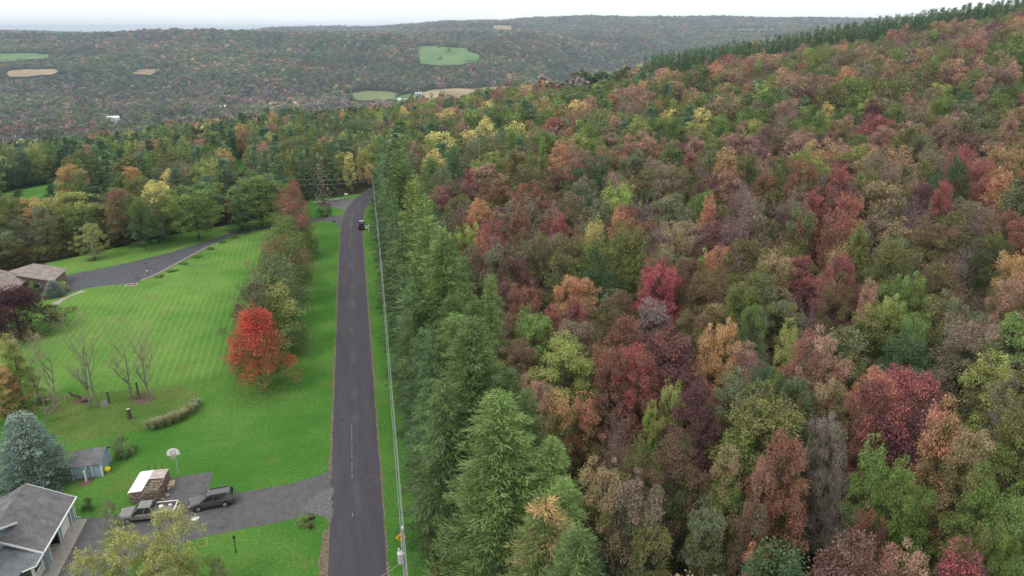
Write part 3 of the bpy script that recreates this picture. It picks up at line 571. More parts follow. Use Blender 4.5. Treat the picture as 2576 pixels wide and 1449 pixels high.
def gen_conifer(seed, H=22.0, R=4.0, base=0.04, dz=0.5, nb=8, step=0.13, strands=2, L=(0.45, 0.8), Wd=0.08, rise=0.05, hang=0.25, up=0.35, power=0.75, jitter=0.16, lateral=0.6, trunk_r=0.2, shell=0.0, gap=0.0):
    r = np.random.default_rng(seed); C = []; D = []; Nn = []; CL_ = []; P = []
    z = H*base
    while z < H*0.985:
        f = (z-H*base)/(H*(1-base)); Rl = R*(1-f)**power*(0.9+0.2*r.uniform())+0.12
        n = max(3, int(nb*(0.55+0.45*(1-f)))); a0 = r.uniform(0, 6.28)
        for k in range(n):
            if gap and r.uniform() < gap: continue
            a = a0+2*math.pi*k/n+r.normal()*0.18; Rb = Rl*r.uniform(1-jitter*1.6, 1+jitter); o = np.array((math.cos(a), math.sin(a), 0.0)); s = np.array((-o[1], o[0], 0.0))
            m_ = max(2, int(Rb*(1-shell)/step)); tt = np.linspace(shell, 1, m_); ds = rise*tt-hang*tt*tt+0.10*tt**4
            p = o[None]*(Rb*tt)[:, None]+np.array((0, 0, 1.0))[None]*(z+Rb*ds)[:, None]
            q = np.repeat(p, strands, 0); tq = np.repeat(tt, strands); nq = len(q); side = r.uniform(-1, 1, nq)
            q = q+s[None]*(side*(0.15+0.32*Rb*0.4*np.sin(np.pi*np.clip(tq, 0.05, 0.95))))[:, None]+r.normal(size=(nq, 3))*0.07
            d = o[None]*(0.5+0.4*tq)[:, None]+s[None]*(side*lateral+r.normal(size=nq)*0.3)[:, None]+np.array((0, 0, 1.0))[None]*(up+r.normal(size=nq)*0.3)[:, None]
            C.append(q); D.append(d); Nn.append(np.array((0, 0, 1.0))+o*0.5+r.normal(size=(nq, 3))*0.4); CL_.append(np.full(nq, r.uniform()))
            if k % 3 == 0 and Rb > 0.8: P.append((np.stack([p[0]*0.1+np.array((0, 0, z*0.9)), p[m_//2], p[-1]]), [0.045, 0.03, 0.01]))
        z += dz*r.uniform(0.8, 1.2)*(1-0.35*f)
    C = np.concatenate(C); D = np.concatenate(D); Nn = np.concatenate(Nn); cl = np.concatenate(CL_); n = len(C)
    crown = pack(C, D, Nn, r.uniform(L[0], L[1], n), Wd*r.uniform(0.7, 1.3, n), np.clip(C[:, 2]/H, 0, 1), cl, r, 0.06)
    P.append((np.array(((0, 0, -0.6), (0, 0, H*0.5), (0, 0, H*0.99))), [trunk_r, trunk_r*0.6, 0.02])); tv, tq = tubes(P, 4)
    return crown, (tv, tq)
def gen_pine(seed, H=16.0, R=3.8, nl=5000, L=0.45, Wd=0.07, whorls=11):
    r = np.random.default_rng(seed); cc = []; cr = []; P = []
    for w_ in range(whorls):
        f = (w_+0.6)/whorls; z = H*(0.15+0.83*f); Rl = R*(1.05-f)**0.8*r.uniform(0.75, 1.1)
        for k in range(r.integers(4, 7)):
            a = r.uniform(0, 6.28); Rb = Rl*r.uniform(0.6, 1.15); o = np.array((math.cos(a), math.sin(a), 0))
            for t_ in ((1.0, 0.72, 0.45) if Rb > 1.2 else (1.0, 0.4)):
                cc.append(o*Rb*t_+np.array((0, 0, z+Rb*0.22*t_))+r.normal(size=3)*0.15); cr.append(r.uniform(0.5, 0.85)*(0.65+0.1*R))
            P.append(([np.array((0, 0, z)), o*Rb+np.array((0, 0, z+Rb*0.2))], [0.05, 0.015]))
    cc.append(np.array((0, 0, H-0.4))); cr.append(0.5); cc = np.array(cc); cr = np.array(cr); k = r.integers(0, len(cc), nl)
    dd = rdir(r, nl, 0.5); c = cc[k]+dd*(cr[k]*r.uniform(0.2, 0.9, nl))[:, None]*np.array((1, 1, 0.55)); out = unit(cc[k]*np.array((1, 1, 0))+1e-3)
    d = dd*0.8+out*0.5+np.array((0, 0, 0.45)); cv = r.uniform(0, 1, len(cc))
    crown = pack(c, d, dd+np.array((0, 0, 0.8)), L*r.uniform(0.7, 1.3, nl), Wd*r.uniform(0.8, 1.2, nl), np.clip(c[:, 2]/H, 0, 1), cv[k], r, 0.05)
    P.append((np.array(((0, 0, -0.5), (0, 0, H*0.6), (0, 0, H*0.97))), [0.2, 0.12, 0.03])); tv, tq = tubes(P, 5); return crown, (tv, tq)

PROTO = {}
def reg(kind, lod, cr, tk, H, W, bark='bark', leafmat='leaf'):
    if kind not in ('far', 'bareyard'):
        H = float(np.percentile(cr['v'][:, 2], 99.6)); W = 2*float(np.percentile(np.hypot(cr['v'][:, 0], cr['v'][:, 1]), 97))
    cm = fast_mesh('crown', cr['v'], cr['q'], dict(hgt=cr['hgt'], rnd=cr['rnd'], clump=cr['clump']), [M[leafmat]])
    tm = fast_mesh('trunk', tk[0], tk[1], None, [M[bark]], smooth_f=np.ones(len(tk[1]), bool))
    n1, n2 = len(cr['q']), len(tk[1]); z2 = np.zeros(n2)
    PROTO.setdefault((kind, lod), []).append(dict(crown=cm, trunk=tm, H=H, W=W, join=None,
        raw=(np.concatenate([cr['v'], tk[0]]), np.concatenate([cr['q'], tk[1]+len(cr['v'])]), dict(hgt=np.concatenate([cr['hgt'], z2]), rnd=np.concatenate([cr['rnd'], z2]), clump=np.concatenate([cr['clump'], z2])), [M[leafmat], M[bark]], np.concatenate([np.zeros(n1, int), np.ones(n2, int)]))))
def joined(p):
    if p['join'] is None: v, q, a, ms, mi = p['raw']; p['join'] = fast_mesh('tree', v, q, a, ms, mi)
    return p['join']
def merge(a, b):
    return dict(v=np.concatenate([a['v'], b['v']]), q=np.concatenate([a['q'], b['q']+len(a['v'])]), hgt=np.concatenate([a['hgt'], b['hgt']]), rnd=np.concatenate([a['rnd'], b['rnd']]), clump=np.concatenate([a['clump'], b['clump']]))
# near, middle and far detail of each kind; the leaf size grows as the count falls
for i in range(6):
    reg('broad', 0, *gen_broad(100+i, 15, 6.4, 0.16, 150, 30000, 0.22, 0.10, ('oval', 'oval', 'vase', 'oval', 'cone', 'vase')[i], (0.065, 0.14), 0.5, 0.22, 44), 15, 6.4)
for i in range(5):
    reg('broad', 1, *gen_broad(120+i, 15, 6.6, 0.18, 150, 13000, 0.30, 0.145, ('oval', 'round', 'vase', 'oval', 'cone')[i], (0.07, 0.13), 0.35, 0.3), 15, 6.6)
for i in range(4):
    reg('broad', 2, *gen_broad(140+i, 15, 7.0, 0.15, 80, 3400, 0.5, 0.3, ('oval', 'round', 'oval', 'vase')[i], (0.09, 0.16), 0.2, 0.3, 6), 15, 7.0)
for lod, n, L, Wd, nc in ((0, 26000, 0.24, 0.15, 110), (1, 16000, 0.30, 0.18, 110), (2, 4000, 0.5, 0.32, 75)):
    for i in range(2):
        reg('round', lod, *gen_broad(160+i+lod*5, 13, 10, 0.14, nc, n, L, Wd, ('round', 'cone')[i], (0.09, 0.15), 0.25, 0.35, 24, 0.2), 13, 10)
for lod, n, L, Wd, dp in ((0, 6500, 0.2, 0.09, 3), (1, 2600, 0.34, 0.16, 3), (2, 800, 0.55, 0.34, 2)):
    for i in range(2):
        cr, tk, E = gen_bare(200+i+lod*7, 15, 0.36, 9, 0.026+0.028*lod, dp, twigs=3-lod//2); reg('bare', lod, cr, tk, 15, 6, 'twig', 'leaf')
        cr, tk, E = gen_bare(210+i+lod*7, 15, 0.36, 9, 0.026+0.028*lod, dp, twigs=3-lod//2); reg('sparse', lod, merge(cr, add_leaves(cr, E, 5+i, n, L, Wd, 15)), tk, 15, 6, 'twig', 'leaf')
for i in range(3):
    cr, tk, E = gen_bare(240+i, 12, 0.34, 7, 0.03, 2, forks=(2, 4), twigs=3, trunk_r=0.13); reg('bareyard', 0, cr, tk, 12, 5, 'bark_pale', 'leaf')
for i in range(3): reg('larch', 0, *gen_conifer(300+i, 22, 4.3, 0.03, 0.5, 10, 0.12, 5, (0.28, 0.62), 0.06, 0.0, 0.20, 0.15, 0.62, 0.24, 0.9), 22, 8.6)
for i in range(2): reg('larch', 1, *gen_conifer(310+i, 20, 3.8, 0.03, 0.65, 9, 0.2, 3, (0.45, 0.85), 0.12, 0.0, 0.14, 0.4, 0.66, 0.2, 0.8), 20, 7.6)
for i in range(2): reg('larch', 2, *gen_conifer(320+i, 18, 3.0, 0.03, 1.0, 6, 0.6, 2, (0.9, 1.6), 0.4, 0.0, 0.1, 0.4, 0.75, 0.2, 0.8), 18, 6)
for i in range(3): reg('spruce', 0, *gen_conifer(330+i, 20, 3.9, 0.03, 0.5, 9, 0.12, 4, (0.28, 0.6), 0.065, 0.05, 0.38, -0.32, 0.8, 0.22, 0.75, gap=0.06), 20, 7.8)
for i in range(2): reg('spruce', 1, *gen_conifer(340+i, 20, 3.6, 0.03, 0.75, 8, 0.28, 2, (0.55, 1.0), 0.16, 0.05, 0.3, -0.15, 0.9, 0.2, 0.7), 20, 7.2)
for i in range(2): reg('spruce', 2, *gen_conifer(350+i, 16, 2.6, 0.03, 1.0, 6, 0.6, 2, (0.8, 1.4), 0.4, 0.05, 0.25, -0.1, 1.0, 0.15, 0.7), 16, 5.2)
for i in range(2): reg('bluespruce', 0, *gen_conifer(360+i, 10, 3.5, 0.01, 0.30, 17, 0.09, 3, (0.18, 0.36), 0.08, 0.10, 0.12, 0.12, 0.62, 0.09, 0.62, shell=0.5), 10, 7)
for i in range(3): reg('pine', 1, *gen_pine(370+i, 16, 3.8, 5200, 0.5, 0.12), 16, 7.6)
for i in range(2): reg('pine', 2, *gen_pine(380+i, 16, 3.8, 1300, 0.95, 0.36, 8), 16, 7.6)
for i in range(3): reg('birch', 0, *gen_broad(390+i, 11, 6.5, 0.15, 190, 17000, 0.16, 0.10, 'oval', (0.045, 0.10), 0.5, 0.1, 60, 0.15), 11, 6.5, 'bark_white')
for i in range(2): reg('shrub', 0, *gen_broad(400+i, 2.4, 2.8, 0.0, 26, 1500, 0.22, 0.13, 'round', (0.12, 0.2), 0.2, 0.3, 6, 0.03), 2.4, 2.8)
for i in range(4):      # crowns of the far hills
    reg('far', 3, *gen_broad(420+i, 11, 9.5, 0.0, 12, 170, 2.0, 1.7, ('round', 'oval', 'round', 'cone')[i], (0.18, 0.28), 0.0, 0.35, 1, orient=True), 11, 9.5)
reg('far', 3, *gen_conifer(425, 13, 2.6, 0.03, 1.9, 6, 1.2, 1, (1.2, 2.0), 0.9, 0.0, 0.15, 0.2, 0.9, 0.15, 0.6), 13, 5.2)

# ------------------------------------------------------------------ colours of the season (as seen, then lifted for the shade inside a crown)
PAL = {k: lin(v) for k, v in dict(olive=(98, 100, 55), dkgreen=(66, 84, 48), green=(92, 114, 50), brightgreen=(98, 124, 62), ygreen=(130, 140, 70), yellow=(184, 164, 66), gold=(166, 126, 62), orange=(166, 106, 70),
    salmon=(148, 110, 88), rust=(126, 82, 56), brown=(104, 78, 56), mauve=(112, 78, 76), plum=(96, 60, 66), red=(144, 74, 68), crimson=(146, 60, 64), scarlet=(220, 62, 52), grayviolet=(118, 100, 98), graygreen=(96, 106, 78), tan=(138, 116, 74),
    teal=(64, 90, 62), larch=(84, 108, 58), larchtip=(104, 130, 66), spruce=(62, 86, 52), sprucetip=(82, 110, 68), pine=(62, 92, 70), pinetip=(88, 116, 84), blue=(86, 104, 99), bluetip=(118, 136, 131), darkpurple=(72, 44, 47), dullred=(142, 76, 72), birch=(104, 114, 58), birchtip=(134, 138, 72), vine=(124, 150, 66), maplegreen=(84, 106, 56), bladetan=(150, 146, 104), bladegreen=(112, 124, 82), ashbrown=(122, 102, 84)).items()}
GAIN, DESAT = 1.8, 0.26
def colr(n):
    c = PAL[n]; c = (c[0]*1.03, c[1], c[2]*0.94) if c[1] > c[0] else c; g = 0.3*c[0]+0.55*c[1]+0.15*c[2]; k = 0.0 if n == 'scarlet' else DESAT if c[0] > c[1] else 0.12; return tuple(min(0.75, (v+(g-v)*k)*GAIN) for v in c)
WORD = dict(olive='olive', dkgreen='dark green', green='green', brightgreen='bright green', ygreen='yellow-green', yellow='yellow', gold='golden', orange='orange', salmon='salmon', rust='rust-brown', brown='brown', mauve='mauve-brown', plum='plum', red='red', crimson='crimson', scarlet='scarlet', grayviolet='grey-violet',
    graygreen='grey-green', tan='tan', teal='blue-green', larch='soft green', larchtip='light green', spruce='dark green', sprucetip='green', pine='blue-green', pinetip='grey-green', blue='silver-blue', bluetip='silver-blue', darkpurple='dark purple', dullred='dull red', birch='olive-yellow', birchtip='yellowish', vine='lime', maplegreen='green', bladetan='tan', bladegreen='green', ashbrown='ash-brown')
TREES = []          # every tree of the near land; the largest become objects, the rest of the wood one mass
def put(kind, x, y, H, W, a, b, label=None, lm=None, group=None, rot=None, force=False, must=True, shift=0.0):
    z = float(terr(x, y)); TREES.append(dict(kind=kind, x=x, y=y, z=z, H=H, W=W, a=a, b=b, label=label, lm=lm, group=group, rot=random.uniform(0, 6.28) if rot is None else rot, must=must, shift=shift)); return TREES[-1]
def top(kind, dx, dy, wpx, H, a, b, **k):
    h = HIT(dx, dy, H, 25)
    if not h: return None
    if k.get('label') is None and k.get('lm') is None: pass
    return put(kind, h[0], h[1], H, wpx/2.515625*PROJ(h[0], h[1], float(terr(h[0], h[1]))+H)[2]/F_PX, a, b, **k)
def row(kind, dx, dy, xt, a, b, W=8.0, lo=9, hi=28, **k):
    r = ray(dx, dy); kk = (xt-CAM[0])/r[0]; y = CAM[1]+r[1]*kk; z = CAM[2]+r[2]*kk; H = z-float(terr(xt, y))
    if kk < 0 or not lo < H < hi: return None
    return put(kind, xt, y, H, W, a, b, **k)
# ------------------------------------------------------------------ the double row of larches and spruces right of the road
R4 = random.Random(5)
for i, (dx, dy, W, a, b, lab) in enumerate((
        (1372, 1272, 7.0, 'larch', 'gold', 'larch with a yellowing tip at the near end of the conifer row'),
        (1258, 1325, 7.5, 'green', 'larch', 'rounded bright larch left of the yellow tipped larch'),
        (1455, 1350, 6.5, 'spruce', 'larch', 'dull green larch right of the yellow tipped larch'),
        (1184, 1012, 8.6, 'larch', 'larchtip', 'broad light green larch in front of the yellow vined larch'),
        (1257, 1000, 8.6, 'larch', 'larchtip', 'tall light green larch beside the dark gap in the wood'),
        (1206, 868, 7.4, 'larch', 'larchtip', 'narrow larch hung with yellow vine leaves'),
        (1187, 815, 7.8, 'larch', 'larch', None), (1145, 800, 7.4, 'larch', 'larchtip', None), (1140, 752, 7.2, 'larch', 'larch', None), (1110, 588, 8.8, 'larch', 'larchtip', 'tallest pale larch with grey bare leader in the conifer row'),
        (1132, 716, 7.6, 'larch', 'larch', None), (1075, 553, 8.0, 'larch', 'larchtip', None), (1061, 513, 7.5, 'larch', 'larchtip', None), (1038, 458, 7.0, 'green', 'ygreen', 'larch topped with lime vine leaves far along the row'),
        (1016, 404, 8.0, 'larch', 'larchtip', None), (1001, 379, 8.0, 'larch', 'larch', None))):
    row('larch', dx, dy, 13.4+R4.uniform(-.9, .9), a, b, W*1.38, label=lab, group='larches of the row beside the road', lm=None, shift=-0.42 if b == 'gold' else R4.uniform(-.35, .1))
y = 3.0
while y < 152:
    H = R4.uniform(12, 19.5)*(1.0 if y < 120 else 1.2)
    put('spruce', 9.5+R4.uniform(-.8, 1.1), y, H, R4.uniform(7.4, 9.2), 'spruce', R4.choice(('sprucetip', 'sprucetip', 'larch')), group='dark spruces along the grass verge', shift=R4.uniform(-.3, .2))
    y += R4.uniform(4.2, 7.0)
for dx, dy, xt, W in ((960, 345, 11.5, 8.5), (976, 352, 13, 9), (950, 380, 10.8, 7.5), (956, 430, 10.6, 7.5)):
    row('spruce', dx, dy, xt, 'spruce', 'sprucetip', W, 12, 32, group='dark spruces along the grass verge')
for dx, dy, k, W, lab in ((1284, 930, 'spruce', 5.5, 'blue-green spruce showing its tip on the wood side of the larches'), (1095, 480, 'spruce', 6.5, None), (1235, 700, 'larch', 6, None), (1125, 520, 'spruce', 6, None), (1390, 1110, 'larch', 5, None)):
    row(k, dx, dy, 17.5, 'larch' if k == 'larch' else 'sprucetip', 'larchtip' if k == 'larch' else 'teal', W, 8, 24, label=lab, group='conifers on the wood side of the row')
y = -14.0
while y < 160:
    put('larch', 16.3+R4.uniform(-1.2, 1.6), y, R4.uniform(13, 18), R4.uniform(6.5, 8.5), 'larch', R4.choice(('larch', 'larchtip')), group='conifers on the wood side of the row'); y += R4.uniform(6, 9)

# ------------------------------------------------------------------ trees one can name on the left of the road
MG = 'row of maples on the lawn'
put('round', *G(660, 978), 13.2, 9.8, 'olive', 'scarlet', 'scarlet maple with rusty lower branches standing at the near end of the row', 'the scarlet maple', MG, rot=2.001, shift=-0.02)
put('round', -15.2, 53.5, 13.6, 11.0, 'maplegreen', 'plum', 'dark green maple with wine tips just behind the scarlet maple', None, MG, shift=-0.35)
put('round', -11.4, 56.5, 12.8, 10.5, 'maplegreen', 'birchtip', 'olive maple with yellow edges behind the scarlet maple', None, MG, shift=-0.2)
put('round', -13.4, 67.5, 13.8, 13.0, 'maplegreen', 'graygreen', 'grey-green maple in the middle of the lawn row', None, MG, shift=-0.1)
put('round', -13.0, 81.5, 13.8, 13.4, 'maplegreen', 'rust', 'olive maple turning rust along its road side', None, MG, shift=-0.2)
put('round', -13.6, 96.5, 13.8, 13.0, 'maplegreen', 'green', 'plain green maple in the lawn row', None, MG, shift=-0.2)
put('round', -12.6, 112, 14.2, 12.5, 'maplegreen', 'red', 'tall maple turning red at the far end of the row', 'the tall reddish maple', MG, shift=-0.3)
put('round', -14.0, 126, 15.0, 9.5, 'olive', 'crimson', 'crimson topped maple, last of the row before the side road', None, MG, shift=-0.25)
x, y = G(75, 838); put('round', x-1.0, y-1, 9.0, 13.5, 'darkpurple', 'darkpurple', 'dark purple Japanese maple in front of the brick house', 'the dark purple maple')
x, y = G(138, 745); put('bluespruce', x, y, 3.4, 4.0, 'blue', 'bluetip', 'small silver-blue spruce at the corner of the brick house', group='blue spruces')
x, y = G(-8, 832); put('bluespruce', x, y, 3.2, 3.6, 'blue', 'blue', 'dark little blue spruce below the purple maple', group='blue spruces')
x, y = G(106, 1220); put('bluespruce', x-0.5, y, 9.4, 8.2, 'blue', 'bluetip', 'big silver-blue spruce beside the garage and the blue shed', 'the big blue spruce', group='blue spruces')
top('birch', 422, 1280, 195, 11, 'birch', 'birchtip', label='tall birch with white limbs over the driveway in front of the pickup', lm='the tall birch', group='birches by the garage')
top('birch', 300, 1335, 190, 10, 'birch', 'birchtip', label='bushy birch in front of the open garage door', group='birches by the garage')
top('birch', 268, 1258, 80, 8.5, 'birch', 'graygreen', label='thin birch stem leaning over the front of the pickup', group='birches by the garage')
top('birch', 215, 1390, 150, 8.5, 'graygreen', 'birchtip', label='dense low birch before the house porch', group='birches by the garage')
top('birch', 400, 1375, 190, 8.5, 'birch', 'birchtip', label='yellowish birch filling the bottom edge below the driveway', group='birches by the garage')
top('birch', 545, 1405, 60, 5, 'graygreen', 'birch', label='lowest birch sprout on the lawn beside the black lamp post', group='birches by the garage')
top('broad', 18, 850, 100, 11, 'green', 'ygreen', label='green tree turning yellow at the left edge above the blue spruce', lm='the yellowing edge tree')
top('broad', -2, 925, 100, 8, 'olive', 'gold', label='golden young tree at the left edge below the green one')
top('broad', 5, 985, 60, 5, 'olive', 'ygreen', label='small yellow-green sapling at the left edge behind the blue spruce')
BG = 'leafless young trees in the rough yard'
for dx, dy, tp, H, lab in ((135, 1038, 840, 11, 'dark leafless tree with a kinked trunk, nearest the blue spruce'), (228, 1026, 815, 11.5, 'forked leafless tree beside its straighter twin'), (247, 1024, 810, 12, 'straight leafless tree by the pale wood chips'), (330, 1000, 850, 9.5, 'small leafless tree behind the thick stump'),
                      (378, 1000, 820, 11, 'slender leafless tree nearest the ornamental grass'), (387, 1007, 870, 8, 'thin leafless stem close beside the slender tree'), (100, 1010, 880, 8, 'ragged leafless tree above the brush heap'), (120, 1062, 1000, 4.5, 'short leafless sapling behind the blue spruce')):
    x, y = G(dx, dy); put('bareyard', x, y, H*1.12, 5.8, 'ashbrown', 'tan', lab, None, BG)
x, y = G(240, 652); put('birch', x, y, 8.6, 7.6, 'birch', 'birchtip', 'yellowish weeping tree beside the far driveway', 'the weeping tree')
x, y = G(402, 614); put('broad', x, y, 12.5, 8.2, 'graygreen', 'green', 'grey-green young tree on the grass beyond the far driveway', 'the grey-green young tree')
for a in ((8, 492, 110, 12, 'olive', 'birch', 'broad'), (86, 497, 70, 11.5, 'tan', 'gold', 'broad'), (178, 482, 130, 13, 'olive', 'ygreen', 'broad'), (120, 500, 90, 12, 'olive', 'birchtip', 'broad'), (290, 478, 85, 14, 'olive', 'rust', 'broad'), (325, 490, 70, 13, 'dkgreen', 'green', 'broad'), (387, 458, 100, 15, 'green', 'yellow', 'broad'),
          (345, 500, 60, 13, 'teal', 'green', 'broad'), (482, 468, 125, 14, 'green', 'brightgreen', 'broad'), (562, 500, 40, 7, 'plum', 'red', 'broad'), (597, 470, 70, 12, 'spruce', 'sprucetip', 'spruce'), (645, 442, 130, 14, 'green', 'brightgreen', 'broad'), (320, 392, 150, 16, 'dkgreen', 'olive', 'round'), (212, 392, 65, 17, 'spruce', 'spruce', 'spruce'), (245, 396, 60, 16, 'spruce', 'sprucetip', 'spruce'), (195, 430, 70, 15, 'spruce', 'sprucetip', 'spruce'),
          (470, 418, 70, 11, 'olive', 'tan', 'broad'), (440, 425, 90, 14, 'pine', 'pinetip', 'pine'), (520, 440, 90, 14, 'pine', 'pinetip', 'pine'), (560, 400, 80, 15, 'pine', 'pinetip', 'pine'), (700, 405, 90, 17, 'pine', 'pinetip', 'pine'), (660, 345, 60, 17, 'bare', 'bare', 'bare'), 
          (735, 452, 50, 12, 'crimson', 'crimson', 'broad'), (720, 420, 50, 14, 'green', 'olive', 'broad'), (125, 452, 40, 9, 'pine', 'teal', 'pine'), (45, 478, 45, 8, 'pine', 'teal', 'pine'), (240, 470, 60, 9, 'pine', 'pinetip', 'pine'), (610, 445, 50, 11, 'pine', 'pinetip', 'pine')):
    top(a[6], a[0], a[1], a[2]*1.12, a[3], *((a[4], a[5]) if a[4] != 'bare' else ('grayviolet', 'grayviolet')))
for dx, dy, kind, H, W, a, b, lab in ((838, 494, 'spruce', 17, 6.5, 'spruce', 'spruce', 'dark full spruce behind the boulder wall'), (815, 517, 'spruce', 16, 5.5, 'grayviolet', 'graygreen', 'thin greyish dying spruce in front of the boulder wall'), (797, 500, 'spruce', 15, 5.5, 'graygreen', 'spruce', 'sparse grey-green spruce left of the dying spruce'), (768, 502, 'spruce', 15, 6, 'spruce', 'pine', 'spruce next to the crimson topped maple'),
        (884, 478, 'broad', 12.5, 6, 'ygreen', 'yellow', 'yellow-green tree behind the grass bank at the bend of the road'), (915, 466, 'broad', 13, 5.2, 'gold', 'birchtip', 'golden tree beside the far pole at the bend'), (860, 470, 'broad', 12, 6.5, 'olive', 'ygreen', 'smaller yellow-green tree left of the bend'), (934, 470, 'broad', 8, 4, 'gold', 'yellow', 'small golden tree half hiding the far pole')):
    put(kind, *G(dx, dy), H, W, a, b, lab, 'the yellow-green tree at the bend' if dx == 884 else None)
